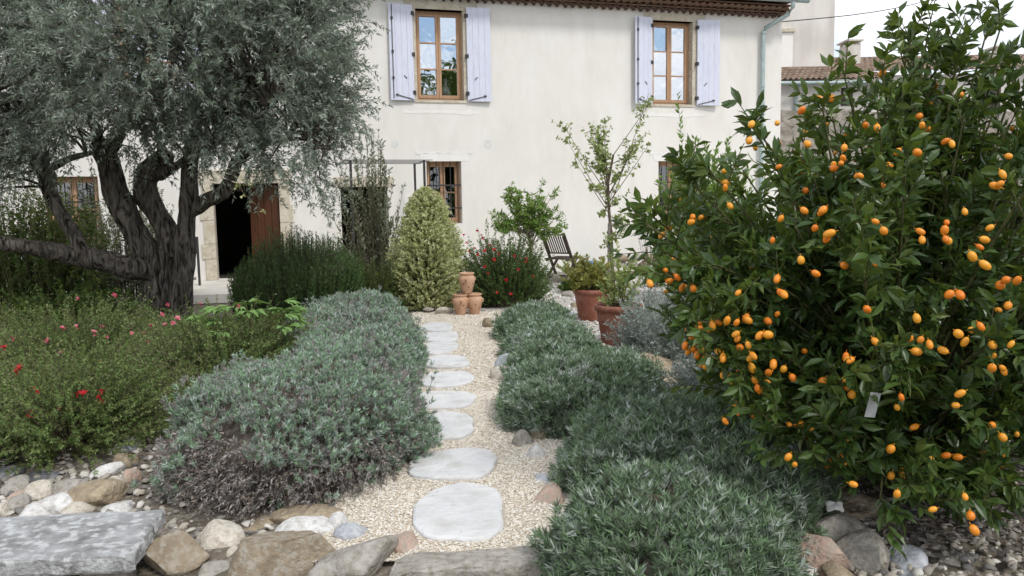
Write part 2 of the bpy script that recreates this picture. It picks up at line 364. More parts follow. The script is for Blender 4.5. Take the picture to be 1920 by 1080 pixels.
M['fruit'] = fruit_mat('fruit', (0.72, 0.18, 0.008), (0.80, 0.36, 0.03))
def glass_mat(name, refl):
    m, t, p = nodes_of(name)
    tr = t.nodes.new('ShaderNodeBsdfTransparent'); tr.inputs[0].default_value = (0.85, 0.88, 0.88, 1)
    gl = t.nodes.new('ShaderNodeBsdfGlossy'); gl.inputs['Roughness'].default_value = 0.015; gl.inputs[0].default_value = (0.95, 0.97, 1, 1)
    n = t.nodes.new('ShaderNodeTexNoise'); n.inputs['Scale'].default_value = 2.5
    tcn = t.nodes.new('ShaderNodeTexCoord'); t.links.new(tcn.outputs['Object'], n.inputs['Vector'])
    bp = t.nodes.new('ShaderNodeBump'); bp.inputs['Strength'].default_value = 0.25; bp.inputs['Distance'].default_value = 0.02
    t.links.new(n.outputs[0], bp.inputs['Height']); t.links.new(bp.outputs[0], gl.inputs['Normal'])
    s = t.nodes.new('ShaderNodeMixShader'); s.inputs[0].default_value = refl
    t.links.new(tr.outputs[0], s.inputs[1]); t.links.new(gl.outputs[0], s.inputs[2]); t.links.new(s.outputs[0], t.nodes['Material Output'].inputs[0])
    return m
M['glass'] = glass_mat('window_glass', 0.66); M['glass_low'] = glass_mat('ground_floor_glass', 0.14)

# ------------------------------------------------------------------ the ground
def sheet(name, pts, z, mat, kind='structure'):
    b = Bag(); b.add([(x, y, z) for x, y in pts], [list(range(len(pts)))])
    return tag(b.build(name, mat), kind=kind)
prof = [(-60, -0.32), (2.85, -0.32), (3.12, -0.05), (3.35, -0.012), (400, -0.012)]
gb = Bag()
gb.add([(x, y, z) for y, z in prof for x in (-300, 300)], [(2 * i, 2 * i + 1, 2 * i + 3, 2 * i + 2) for i in range(len(prof) - 1)])
tag(gb.build('ground', M['soil']), kind='structure')
sheet('gravel_path', [(-1.0, 3.2), (0.45, 3.2), (0.5, 5.2), (0.35, 7), (0.2, 9), (0.25, 10.9), (-1.4, 10.95), (-1.3, 9), (-0.95, 6), (-0.85, 4.6)], 0.0, M['gravel_bed'])
sheet('gravel_terrace', [(0.6, 7.3), (3.6, 6.9), (9, 9), (10, 19.0), (-2.5, 15.6), (-2.2, 11.4), (-0.2, 11.0), (0.55, 9.2)], -0.004, M['terrace_gravel'])
b = Bag(); b.box(-0.5, 3.4, -2.6, -0.004, 0, 0.14)
dp = b.build('door_terrace', M['paving']); dp.rotation_euler = (0, 0, math.atan(0.277)); dp.location = (0 - 6.6 * math.cos(math.atan(.277)), 16.4 - 6.6 * math.sin(math.atan(.277)), 0)
tag(dp, kind='structure')

def pebbles(name, region, n, smin, smax, mat, label, cat, z=0.0, dens=None, flat=0.55, sub=0):
    """loose pebbles as one mass of real little stones"""
    (x0, x1, y0, y1) = region
    P = np.stack([rng.uniform(x0, x1, n), rng.uniform(y0, y1, n)], -1)
    if dens is not None: P = P[dens(P[:, 0], P[:, 1])]
    m = len(P)
    if sub == 0:
        tv = np.array([(1, 0, 0), (-1, 0, 0), (0, 1, 0), (0, -1, 0), (0, 0, 1), (0, 0, -.5)], float)
        tf = np.array([(0, 2, 4), (2, 1, 4), (1, 3, 4), (3, 0, 4)])
    else:
        ph = (1 + 5 ** .5) / 2
        tv = nrm(np.array([(-1, ph, 0), (1, ph, 0), (-1, -ph, 0), (1, -ph, 0), (0, -1, ph), (0, 1, ph), (0, -1, -ph), (0, 1, -ph), (ph, 0, -1), (ph, 0, 1), (-ph, 0, -1), (-ph, 0, 1)], float))
        tf = np.array([(0, 11, 5), (0, 5, 1), (0, 1, 7), (0, 7, 10), (0, 10, 11), (1, 5, 9), (5, 11, 4), (11, 10, 2), (10, 7, 6), (7, 1, 8), (3, 9, 4), (3, 4, 2), (3, 2, 6), (3, 6, 8), (3, 8, 9), (4, 9, 5), (2, 4, 11), (6, 2, 10), (8, 6, 7), (9, 8, 1)]); tf = tf[tv[tf][:, :, 2].mean(1) > -.45]
    s = rng.uniform(smin, smax, m) / 2
    sc = np.stack([s * rng.uniform(.8, 1.4, m), s * rng.uniform(.7, 1.1, m), s * flat * rng.uniform(.7, 1.3, m)], -1)
    V = tv[None] * sc[:, None] * rng.uniform(.75, 1.25, (m, len(tv), 1))
    a = rng.uniform(0, 2 * PI, m); c, si = np.cos(a)[:, None], np.sin(a)[:, None]
    tl = rng.normal(0, .35, (m, 1))
    X = V[..., 0] * c - V[..., 1] * si; Yv = V[..., 0] * si + V[..., 1] * c; Z = V[..., 2] + tl * V[..., 0]
    V = np.stack([X + P[:, :1], Yv + P[:, 1:], Z + z + sc[:, 2:] * 0.55], -1)
    F = (np.arange(m)[:, None, None] * len(tv) + tf[None]).reshape(-1, 3)
    b = Bag(); b.add(V.reshape(-1, 3), F, np.repeat(rng.uniform(0, 1, m), len(tf)))
    return tag(b.build(name, mat, smooth=(sub > 0)), label, cat, kind='stuff')

SLABS = [(774, 950, 915, 1016), (768, 934, 848, 902), (780, 890, 780, 828), (775, 893, 737, 768), (793, 885, 700, 729), (793, 880, 671, 693), (792, 858, 643, 665), (788, 862, 626, 643), (790, 848, 608, 624)]
SW = []
for x0, x1, y0, y1 in SLABS:
    a, bb = G((x0 + x1) / 2, y1), G((x0 + x1) / 2, y0)
    l, r = G(x0, (y0 + y1) / 2), G(x1, (y0 + y1) / 2)
    SW.append(((l[0] + r[0]) / 2, (a[1] + bb[1]) / 2, (r[0] - l[0]) / 2, (bb[1] - a[1]) / 2))
def path_dens(x, y):
    xl = np.interp(y, [3.3, 4.6, 6, 9, 11], [-1.0, -.85, -.95, -1.3, -1.4]); xr = np.interp(y, [3.3, 5.2, 7, 9, 11], [.45, .5, .35, .2, .25])
    ok = (x > xl) & (x < xr)
    for cx, cy, rx, ry in SW: ok &= ((x - cx) / (rx * .97)) ** 2 + ((y - cy) / (ry * .97)) ** 2 > 1
    return ok
def on_slab(x, y):
    ok = np.zeros(len(x), bool)
    for cx, cy, rx, ry in SW: ok |= ((x - cx) / (rx * .9)) ** 2 + ((y - cy) / (ry * .9)) ** 2 < 1
    return ok
pebbles('stray_gravel', (-1.2, .4, 3.4, 8), 600, .004, .010, M['pebble_cream'], 'stray grit lying on the stepping stones', 'gravel', .026, on_slab, .6)
pebbles('path_gravel', (-1.2, .5, 3.2, 6.2), 65000, .007, .016, M['pebble_cream'], 'cream and beige gravel covering the garden path', 'gravel', 0.0, path_dens, .6)
pebbles('path_gravel', (-1.4, .5, 6.2, 10.95), 30000, .010, .022, M['pebble_cream'], 'cream gravel at the far end of the path', 'gravel', 0.0, path_dens, .6)
def terr_dens(x, y): return (x > .55 + np.maximum(0, 9 - y) * .25) & (y > 7.2)
pebbles('terrace_pebbles', (.3, 5.5, 7.2, 15.6), 6500, .02, .055, M['pebble_pale'], 'pale pebbles strewn round the plant pots and wooden chair', 'gravel', 0.0, terr_dens, .6, 1)
pebbles('bed_pebbles', (.9, 4.2, 2.9, 6.6), 6500, .012, .05, M['pebble_mixed'], 'grey and tan pebbles on the soil under the kumquat', 'gravel', -.01, None, .6, 1)
pebbles('bed_pebbles', (1.0, 3.2, 2.0, 2.9), 1800, .015, .05, M['pebble_mixed'], 'grey pebbles in the lower right corner', 'gravel', -.31, None, .6, 1)
pebbles('bed_pebbles', (-4.6, -1.0, 3.4, 6.4), 2200, .015, .06, M['pebble_mixed'], 'small pebbles on the soil beside the lavender and red salvia', 'gravel', -.01, None, .6, 1)
n = 5200
P = np.stack([rng.uniform(.9, 3.6, n), rng.uniform(3.1, 5.6, n), np.full(n, .004) + rng.uniform(0, .02, n)], -1)
dv = rvec(n); dv[:, 2] *= .25
V, Fc = leaves(P, dv, UP + rvec(n) * .5, rng.uniform(.025, .06, n), rng.uniform(.012, .025, n))
tag(Bag().add(V, Fc, np.repeat(rng.uniform(0, 1, n), 2)).build('leaf_litter', M['litter']), 'dry grey brown leaf litter under the kumquat', 'leaf litter', kind='stuff')

# ------------------------------------------------------------------ the house
TH = math.atan(0.277)
house = thing('farmhouse', 'long cream rendered farmhouse with lavender blue shutters', 'house', (0, 16.4, 0), TH)
U0, U1, EAVE = -15.0, 6.35, 5.52
OPEN = [(-1.87, -0.92, 3.55, 5.30), (3.20, 4.14, 3.55, 5.30), (-1.73, -1.02, 1.10, 2.35), (3.34, 4.10, 1.15, 2.34), (-5.77, -4.58, 0.14, 1.95), (-3.43, -2.52, 0.02, 1.86), (-8.6, -7.7, 0.9, 2.1), (-7.2, -6.3, 3.55, 5.3)]
def wall_with_openings(x0, x1, z0, z1, ops, depth):
    b = Bag()
    xs = sorted({x0, x1, *[o[0] for o in ops], *[o[1] for o in ops]}); zs = sorted({z0, z1, *[o[2] for o in ops], *[o[3] for o in ops]})
    for i in range(len(xs) - 1):
        for j in range(len(zs) - 1):
            cx, cz = (xs[i] + xs[i + 1]) / 2, (zs[j] + zs[j + 1]) / 2
            if any(o[0] < cx < o[1] and o[2] < cz < o[3] for o in ops): continue
            b.add([(xs[i], 0, zs[j]), (xs[i + 1], 0, zs[j]), (xs[i + 1], 0, zs[j + 1]), (xs[i], 0, zs[j + 1])], [(0, 1, 2, 3)])
    for o in ops:
        a, c, d, e = o
        b.add([(a, 0, d), (a, depth, d), (a, depth, e), (a, 0, e)], [(0, 1, 2, 3)])
        b.add([(c, 0, d), (c, depth, d), (c, depth, e), (c, 0, e)], [(3, 2, 1, 0)])
        b.add([(a, 0, e), (a, depth, e), (c, depth, e), (c, 0, e)], [(0, 1, 2, 3)])
        b.add([(a, 0, d), (a, depth, d), (c, depth, d), (c, 0, d)], [(3, 2, 1, 0)])
    return b
wb = wall_with_openings(U0, U1, -0.1, EAVE + .3, OPEN, 0.38)
wb.add([(U1, 0, -.1), (U1, 8, -.1), (U1, 8, EAVE + .3), (U1, 4, EAVE + 1.5), (U1, 0, EAVE + .3)], [(0, 1, 2, 3, 4)])
wb.add([(U0, 8, -.1), (U1, 8, -.1), (U1, 8, EAVE + .3), (U0, 8, EAVE + .3)], [(3, 2, 1, 0)])
wb.add([(U0, 0, -.1), (U0, 8, -.1), (U0, 8, EAVE + .3), (U0, 0, EAVE + .3)], [(3, 2, 1, 0)])
wb.build('wall', M['plaster'], house)
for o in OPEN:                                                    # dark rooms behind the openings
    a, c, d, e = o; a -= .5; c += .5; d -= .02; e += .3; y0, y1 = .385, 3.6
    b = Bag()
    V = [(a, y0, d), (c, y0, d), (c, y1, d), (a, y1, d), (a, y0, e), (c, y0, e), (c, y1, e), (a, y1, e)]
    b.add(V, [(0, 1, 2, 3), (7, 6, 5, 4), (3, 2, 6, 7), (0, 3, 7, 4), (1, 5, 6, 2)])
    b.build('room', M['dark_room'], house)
# roof, eave tiles, gutter
roofb = Bag()
roofb.add([(U0, -.42, EAVE + .27), (U1 + .12, -.42, EAVE + .27), (U1 + .12, 4, EAVE + 1.62), (U0, 4, EAVE + 1.62), (U1 + .12, 8.4, EAVE + .27), (U0, 8.4, EAVE + .27)], [(0, 1, 2, 3), (3, 2, 4, 5)])
roofb.box(U0, U1 + .05, -.13, .3, EAVE + .03, EAVE + .055)
roofb.box(U0, U1 + .05, -.28, .3, EAVE + .155, EAVE + .18)
roofb.box(U0, U1 + .05, -.40, .3, EAVE + .235, EAVE + .265)
roof = roofb.build('roof', M['tile'], house)
def arch_tile(length=.36, r=.082, th=.014, k=8):
    b = Bag(); V = []; F = []
    for y in (0, length):
        for rr in (r, r - th):
            for i in range(k + 1):
                a = PI * i / k
                V.append((rr * math.cos(a), y, rr * math.sin(a) * .95))
    m = k + 1
    for i in range(k):
        F += [(i, i + 1, 2 * m + i + 1, 2 * m + i), (m + i, 3 * m + i, 3 * m + i + 1, m + i + 1), (i, m + i, m + i + 1, i + 1)]
    b.add(V, F)
    return b.mesh('eave_tile', True)
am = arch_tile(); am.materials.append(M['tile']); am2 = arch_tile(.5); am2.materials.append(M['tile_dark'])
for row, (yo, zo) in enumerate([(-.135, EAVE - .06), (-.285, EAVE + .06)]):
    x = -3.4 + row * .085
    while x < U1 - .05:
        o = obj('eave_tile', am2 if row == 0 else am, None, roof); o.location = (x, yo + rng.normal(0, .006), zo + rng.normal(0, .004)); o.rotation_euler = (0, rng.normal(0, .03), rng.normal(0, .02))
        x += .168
b = Bag(); V = []; k = 8
for x in (-5.0, U1 + .3):
    for i in range(k + 1):
        a = PI + PI * i / k; V.append((x, -.50 + .075 * math.cos(a), EAVE + .25 + .075 * math.sin(a)))
b.add(V, [(i, i + 1, k + 1 + i + 1, k + 1 + i) for i in range(k)]); b.add(V[k + 1:], [list(range(k + 1))])
b.tube([(-5, -.575, EAVE + .25), (U1 + .3, -.575, EAVE + .25)], .012, 6)
gut = b.build('gutter', M['zinc'], house, True)
b = Bag()
b.tube([(U1 - .08, -.50, EAVE + .19), (U1 - .08, -.50, EAVE + .08), (U1 - .14, -.42, EAVE - .06), (U1 - .34, -.24, EAVE - .2), (U1 - .50, -.12, EAVE - .30), (U1 - .53, -.09, EAVE - .42), (U1 - .53, -.09, 3.0), (U1 - .53, -.09, .1)], .047, 10)
for z in (EAVE - .42, 3.95, 2.1): b.tube([(U1 - .53, -.09, z), (U1 - .53, -.09, z + .05)], .057, 10)
b.build('downpipe', M['zinc'], house, True)
def patch_outline(x0, x1, z0, z1, seed, y=-.004):
    r2 = np.random.default_rng(seed); n = 24
    xs = np.linspace(x0, x1, n); lo = z0 + r2.normal(0, .012, n); hi = z1 + r2.normal(0, .012, n)
    V = [(x, y, z) for x, z in zip(xs, lo)] + [(x, y, z) for x, z in zip(xs, hi)]
    return V, [(i, i + 1, n + i + 1, n + i) for i in range(n - 1)]
for o in OPEN[:2] + OPEN[7:]:                                      # limestone surrounds of the upper windows
    a, c, d, e = o
    b = Bag(); b.box(a - .22, c + .3, -.012, .2, e, e + .15); b.build('lintel', M['limestone'], house)
    z = d; i = 0
    while z < e - .05:
        hh = min(rng.uniform(.3, .5), e - z)
        for s in (0, 1):
            wd = .085 if i % 2 else .13
            b = Bag(); b.box(*((a - wd, a + .004) if s == 0 else (c - .004, c + wd)), -.01, .16, z + .005, z + hh - .005)
            b.build('jamb_stone', M['limestone'], house)
        z += hh; i += 1
    b = Bag(); b.box(a - .06, c + .05, -.02, .15, d - .05, d); b.build('window_sill', M['limestone'], house)
    b = Bag(); V, F = patch_outline(a - .28, c + .3, d - .26, d - .19, int(a * 100) % 97); b.add(V, F); b.build('render_patch', M['plaster_white'], house)
for o in OPEN[2:4]:
    a, c, d, e = o
    b = Bag(); b.box(a - .12, c + .14, -.006, .05, e + .002, e + .15); V, F = patch_outline(a - .2, c + .24, e + .15, e + .2, 5, -.008); b.add(V, F); b.build('lintel_moulding', M['plaster_white'], house)
# door surround on the left, stones one by one
for s, u in ((0, -5.77), (1, -4.58)):
    z = .14; i = 0
    while z < 1.95:
        hh = min(rng.uniform(.28, .45), 1.95 - z); wd = .24 if i % 2 else .19
        b = Bag(); b.box(*((u - wd, u + .004) if s == 0 else (u - .004, u + wd)), -.03, .3, z + .004, z + hh - .004); b.build('jamb_stone', M['limestone'], house); z += hh; i += 1
b = Bag(); b.box(-6.0, -4.35, -.03, .3, 1.95, 2.2); b.build('lintel', M['limestone'], house)
b = Bag(); b.box(-3.55, -2.4, -.015, .3, 1.86, 2.05); b.build('lintel', M['limestone'], house)
# open door leaf, swung inwards on the right jamb
b = Bag(); b.bar((-4.62, .36, 1.04), (-5.02, .85, 1.04), 1.78, .045, (0, 0.6, 0.0001))
b = Bag()
for i in range(4):
    t0, t1 = i / 4 + .01, (i + 1) / 4 - .01
    p0 = (-4.60 - .55 * t0, .10 + .42 * t0); p1 = (-4.60 - .55 * t1, .10 + .42 * t1); q = (.035 * .6, .035 * .8)
    V = [(p0[0], p0[1], .16), (p1[0], p1[1], .16), (p1[0] + q[0], p1[1] + q[1], .16), (p0[0] + q[0], p0[1] + q[1], .16)]
    V += [(x, y, 1.92) for x, y, z in V]
    bb = Bag(); bb.add(V, [(0, 3, 2, 1), (4, 5, 6, 7), (0, 1, 5, 4), (1, 2, 6, 5), (2, 3, 7, 6), (3, 0, 4, 7)])
    if i == 0: door = bb.build('door', M['wood_door'], house)
    else: bb.build('door_plank', M['wood_door'], door)

def window(a, c, d, e, yf, rows, bars=False):
    fr = .055
    b = Bag()
    b.box(a, a + fr, yf, yf + .06, d, e); b.box(c - fr, c, yf, yf + .06, d, e)
    b.box(a + fr, c - fr, yf, yf + .06, e - fr, e); b.box(a + fr, c - fr, yf, yf + .06, d, d + fr)
    wf = b.build('window', M['wood_window'], house)
    mid = (a + c) / 2
    for s in (0, 1):
        x0, x1 = (a + fr, mid - .003) if s == 0 else (mid + .003, c - fr)
        z0, z1 = d + fr, e - fr
        st = .048
        b = Bag()
        b.box(x0, x0 + st, yf - .012, yf + .04, z0, z1); b.box(x1 - st, x1, yf - .012, yf + .04, z0, z1)
        b.box(x0 + st, x1 - st, yf - .012, yf + .04, z1 - st, z1); b.box(x0 + st, x1 - st, yf - .012, yf + .04, z0, z0 + st * 1.3)
        b.build('sash', M['wood_window'], wf)
        gz0, gz1 = z0 + st * 1.3, z1 - st
        for r in range(rows):
            za, zb = gz0 + (gz1 - gz0) * r / rows, gz0 + (gz1 - gz0) * (r + 1) / rows
            p = Bag(); tz = rng.normal(0, .004); tx = rng.normal(0, .003)
            p.add([(x0 + st, yf + .02 - tx, za), (x1 - st, yf + .02 + tx, za), (x1 - st, yf + .02 + tx + tz, zb), (x0 + st, yf + .02 - tx + tz, zb)], [(0, 1, 2, 3)])
            p.build('pane', M['glass_low' if bars else 'glass'], wf)
            if r:
                b = Bag(); b.box(x0 + st, x1 - st, yf - .004, yf + .035, za - .012, za + .012); b.build('glazing_bar', M['wood_window'], wf)
    if bars:
        b = Bag(); nb = 5
        for i in range(nb):
            x = a + (c - a) * (i + .5) / nb; b.tube([(x, .08, d), (x, .08, e)], .009, 6)
        for z in (d + (e - d) * .25, d + (e - d) * .62): b.box(a, c, .07, .078, z - .015, z + .015)
        b.build('iron_bars', M['iron'], wf)
    return wf
for i in (0, 1): window(*OPEN[i], .17, 3)
window(*OPEN[7], .17, 3)
for i in (2, 3): window(*OPEN[i], .2, 2, True)
window(*OPEN[6], .2, 2, True)

def shutter(x0, x1, z0, z1, left, ang):
    """boarded shutter folded back on the wall, hinged on the window side"""
    hx = x1 if left else x0
    wd = x1 - x0; sg = -1 if left else 1
    def pt(t, y, z): return (hx + sg * t * math.cos(ang) + (0), -.025 - t * math.sin(ang) - y, z)
    def slab(t0, t1, ya, yb, za, zb, name, mat, par):
        V = [pt(t0, ya, za), pt(t1, ya, za), pt(t1, yb, za), pt(t0, yb, za), pt(t0, ya, zb), pt(t1, ya, zb), pt(t1, yb, zb), pt(t0, yb, zb)]
        bb = Bag(); bb.add(V, [(0, 3, 2, 1), (4, 5, 6, 7), (0, 1, 5, 4), (1, 2, 6, 5), (2, 3, 7, 6), (3, 0, 4, 7)])
        return bb.build(name, mat, par)
    sh = slab(0, wd, .0, .018, z0, z1, 'shutter', M['shutter_edge'], house)
    nb = 4
    for i in range(nb):
        slab(wd * i / nb + .0015, wd * (i + 1) / nb - .0015, .0185, .036, z0 + .002, z1 - .002, 'board', M['shutter'], sh)
    if left:
        bb = Bag(); bb.tube([pt(wd - .06, .05, z0 + .03), pt(wd - .06, .05, z1 - .02)], .008, 6)
        for z in (z0 + .4, z0 + .9, z1 - .3): bb.box(*sorted((pt(wd - .08, 0, 0)[0], pt(wd - .04, 0, 0)[0])), pt(wd - .06, .06, 0)[1], pt(wd - .06, .03, 0)[1], z, z + .05)
        bb.build('espagnolette_bar', M['iron'], sh)
    bb = Bag(); bb.tube([pt(.02, .045, z0 + .02), pt(wd * .72, .048, z0 + .10)], .008, 6); bb.box(*sorted((pt(wd * .68, 0, 0)[0], pt(wd * .78, 0, 0)[0])), pt(wd * .7, .06, 0)[1], pt(wd * .7, .038, 0)[1], z0 + .09, z0 + .12)
    bb.build('holdback_stay', M['iron'], sh)
    bb = Bag()
    for z in (z0 + .12, z0 + .85, z1 - .2): bb.box(hx - .03, hx + .03, -.075, -.012, z, z + .07)
    bb.build('hinge', M['iron'], sh)
    bb = Bag(); bb.tube([pt(wd * .3, .045, z0 + .42), pt(wd * .42, .05, z0 + .48)], .007, 5); bb.build('latch', M['iron'], sh)
shutter(-2.40, -1.93, 3.53, 5.36, True, .06); shutter(-.86, -.38, 3.53, 5.36, False, .05)
shutter(2.74, 3.16, 3.53, 5.34, True, .16); shutter(4.23, 4.74, 3.53, 5.34, False, .10)
shutter(-7.75, -7.26, 3.53, 5.36, True, .06); shutter(-6.24, -5.76, 3.53, 5.36, False, .05)
b = Bag()
for px, py, r in ((915, 270, .09), (741, 270, .07)):
    d = ray(px, py); s = 16.4 / (d[1] - d[0] * .277); p = EYEP + d * s; u = p[0] / math.cos(TH)
    a = np.arange(14) * 2 * PI / 14
    V = np.stack([u + r * np.cos(a), np.full(14, -.004), p[2] + r * np.sin(a)], -1); b.add(V, [list(range(14))])
b.build('plaster_repair', surf('plaster_bluish', (0.63, 0.63, 0.61), (0.72, 0.71, 0.69), 8, .95), house)
# white bird ornaments behind the left upstairs window
for i, (u, lab) in enumerate(((-1.62, 'white bird ornament on the sill behind the left sash of the upstairs window'), (-1.24, 'white bird ornament on the sill behind the right sash of the upstairs window'))):
    loc = (u * math.cos(TH) - .33 * math.sin(TH), 16.4 + u * math.sin(TH) + .33 * math.cos(TH), 3.64)
    t = thing('bird_ornament', lab, 'ornament', loc, TH, 'bird ornaments in the window')
    b = Bag(); b.lathe([(0, 0), (.07, .0), (.11, .05), (.115, .11), (.08, .18), (.04, .24), (.033, .30), (.045, .34), (.035, .385), (0, .40)], 12); b.build('body', M['white_glaze'], t, True)
    b = Bag(); b.lathe([(.0, 0), (.018, .0), (.001, .07)], 6); o = b.build('beak', M['petal_yellow'], t); o.location = (.03, 0, .35); o.rotation_euler = (0, PI / 2, 0)

# ------------------------------------------------------------------ neighbouring houses, roofs, wire
def wave_roof(b, p00, p10, p11, p01, nw, amp, nrow=8):
    """canal tile roof: lower edge p00-p10, upper edge p01-p11"""
    p00, p10, p11, p01 = map(np.array, (p00, p10, p11, p01)); nn = nw * 6 + 1
    u = np.linspace(0, 1, nn)
    nml = nrm(np.cross(p10 - p00, p01 - p00)); rows = []
    for j in range(nrow * 2):
        v = ((j + 1) // 2) / nrow; lift = amp * .8 if j % 2 == 0 else 0.0
        base = (p00 * (1 - v) + p01 * v)[None] * (1 - u[:, None]) + (p10 * (1 - v) + p11 * v)[None] * u[:, None]
        wv = amp * np.abs(np.sin(u * nw * PI)) + lift + .25 * amp * pn(base, 1.3, 2.0)
        rows.append(base + nml * wv[:, None])
    V = np.stack(rows); s = V.shape[0]
    i, j = np.meshgrid(np.arange(s - 1), np.arange(nn - 1), indexing='ij'); i, j = i.ravel(), j.ravel()
    b.add(V.reshape(-1, 3), np.stack([i * nn + j, i * nn + j + 1, (i + 1) * nn + j + 1, (i + 1) * nn + j], -1))
def XZ(px, py, Y):
    p = D(px, py, Y); return float(p[0]), float(p[2])
YN = 27.0
xr, zb = XZ(1563, 118, YN)
nb1 = thing('neighbour_house', 'tall pale windowless neighbour house behind the farmhouse corner', 'house', (xr - 2, YN, 0))
b = Bag(); b.box(-4, 2, 0, 7, 0, 10.2); b.build('wall', M['plaster_old'], nb1)
b = Bag(); b.add([(-4.4, -.3, 10.1), (2.3, -.3, 10.1), (2.3, 3.5, 11.4), (-4.4, 3.5, 11.4), (2.3, 7.3, 10.1), (-4.4, 7.3, 10.1)], [(0, 1, 2, 3), (3, 2, 4, 5)]); b.build('roof', M['tile_far'], nb1)
xa, za = XZ(1481, 58, YN); b = Bag(); b.box(xa - .55 - xr + 2, xa - xr + 2.15, -.1, .0, za - .04, za + .06); b.build('ledge', M['limestone'], nb1)
b = Bag(); b.box(xa - .5 - xr + 2, xa - xr + 2.1, -.03, .0, za - 1.75, za - .05); b.build('blind_window', M['plaster_white'], nb1)
# low annex with tiled roof
Ya = 25.0
x0, ze = XZ(1440, 157, Ya); x1, _ = XZ(1660, 157, Ya); _, zt = XZ(1520, 128, YN - .05)
nb2 = thing('annex', 'low annex with a canal tile roof beside the tall neighbour house', 'house', (x0, Ya, 0))
b = Bag(); b.box(0, x1 - x0, 0, YN - Ya - .05, 0, ze - .05); b.build('wall', M['plaster_old'], nb2)
b = Bag(); wave_roof(b, (-.2, -.3, ze), (x1 - x0, -.3, ze), (x1 - x0, YN - Ya, zt), (-.2, YN - Ya, zt), 22, .07, 6); b.build('roof', M['tile_far'], nb2)
b = Bag(); b.tube([(-.2, -.38, ze - .04), (x1 - x0, -.38, ze - .07)], .06, 8); b.build('gutter', M['zinc'], nb2, True)
xd, _ = XZ(1491, 170, Ya); b = Bag(); b.tube([(xd - x0, -.3, ze - .1), (xd - x0, -.08, ze - .35), (xd - x0, -.08, .2)], .06, 8); b.build('downpipe', M['zinc'], nb2, True)
xw0, zw1 = XZ(1577, 165, Ya); xw1, zw0 = XZ(1598, 198, Ya)
b = Bag(); b.box(xw0 - x0, xw1 - x0, -.02, .02, zw0, zw1); b.build('window', M['dark_room'], nb2)
# long roof further right with two chimneys
Yb = 30.0
x0, ze = XZ(1566, 140, Yb); x1, _ = XZ(2150, 140, Yb); _, zt = XZ(1700, 108, Yb + 5)
nb3 = thing('long_house', 'long low house with a brown tiled roof and two chimneys', 'house', (x0, Yb, 0))
b = Bag(); b.box(0, x1 - x0, 0, 6, 0, ze - .05); b.build('wall', M['plaster_old'], nb3)
b = Bag(); wave_roof(b, (-.3, -.35, ze), (x1 - x0, -.35, ze), (x1 - x0, 5, zt), (-.3, 5, zt), 52, .07, 10); rf = b.build('roof', M['tile_far'], nb3)
for px, py0, py1, wpx in ((1596, 77, 118, 24), (1872, 88, 125, 20)):
    xc, zc1 = XZ(px, py0, Yb + 2.5); _, zc0 = XZ(px, py1 + 20, Yb + 2.5); hw = wpx / 2 * (Yb + 2.5) / F_PX
    b = Bag(); b.box(xc - x0 - hw, xc - x0 + hw, 2.2, 3.0, zc0, zc1 - .18); b.box(xc - x0 - hw - .08, xc - x0 + hw + .08, 2.1, 3.1, zc1 - .06, zc1)
    for sx in (-1, 1):
        for sy in (2.22, 2.88): b.box(xc - x0 + sx * (hw - .06) - .05, xc - x0 + sx * (hw - .06) + .05, sy, sy + .1, zc1 - .18, zc1 - .06)
    b.build('chimney', M['plaster_old'], rf)
for px in (1640, 1760, 1850):
    xw, zw = XZ(px, 185, Yb); b = Bag(); b.box(xw - x0 - .5, xw - x0 + .5, -.03, .03, zw - .9, zw + .5); b.build('window', M['dark_room'], nb3)
# garden wall
Yw = 21.5
x0, zt = XZ(1455, 205, Yw); x1, _ = XZ(2100, 230, Yw)
b = Bag(); nn = 40
xs = np.linspace(x0 - .6, x1 + 4, nn); zz = zt + .05 * np.sin(xs * 3) - .03 * (xs - x0)
for i in range(nn - 1):
    b.add([(xs[i], 0, 0), (xs[i + 1], 0, 0), (xs[i + 1], 0, zz[i + 1]), (xs[i], 0, zz[i]), (xs[i], .4, zz[i]), (xs[i + 1], .4, zz[i + 1])], [(0, 1, 2, 3)])
    b.add([(xs[i], 0, zz[i]), (xs[i + 1], 0, zz[i + 1]), (xs[i + 1], .4, zz[i + 1]), (xs[i], .4, zz[i])], [(0, 1, 2, 3)])
o = b.build('garden_wall', surf('garden_wall', (0.28, 0.25, 0.21), (0.45, 0.41, 0.36), 2.5, .95, .9, 9, .1, c3=(0.18, 0.16, 0.13), scale3=6, amt3=.7, bdist=.05)); o.location = (0, Yw, 0)
tag(o, 'rough grey stone garden wall behind the kumquat, right of the farmhouse', 'wall')
p0 = np.array([U1 * math.cos(TH), 16.4 + U1 * math.sin(TH), 5.40]); p1 = D(1900, -60, 27)
ts = np.linspace(0, 1, 14)[:, None]; P = p0 * (1 - ts) + p1 * ts; P[:, 2] -= .35 * np.sin(ts[:, 0] * PI)
tag(Bag().tube(P, .012, 5).build('overhead_wire', M['iron']), 'thin dark overhead wire running from the farmhouse corner', 'wire')

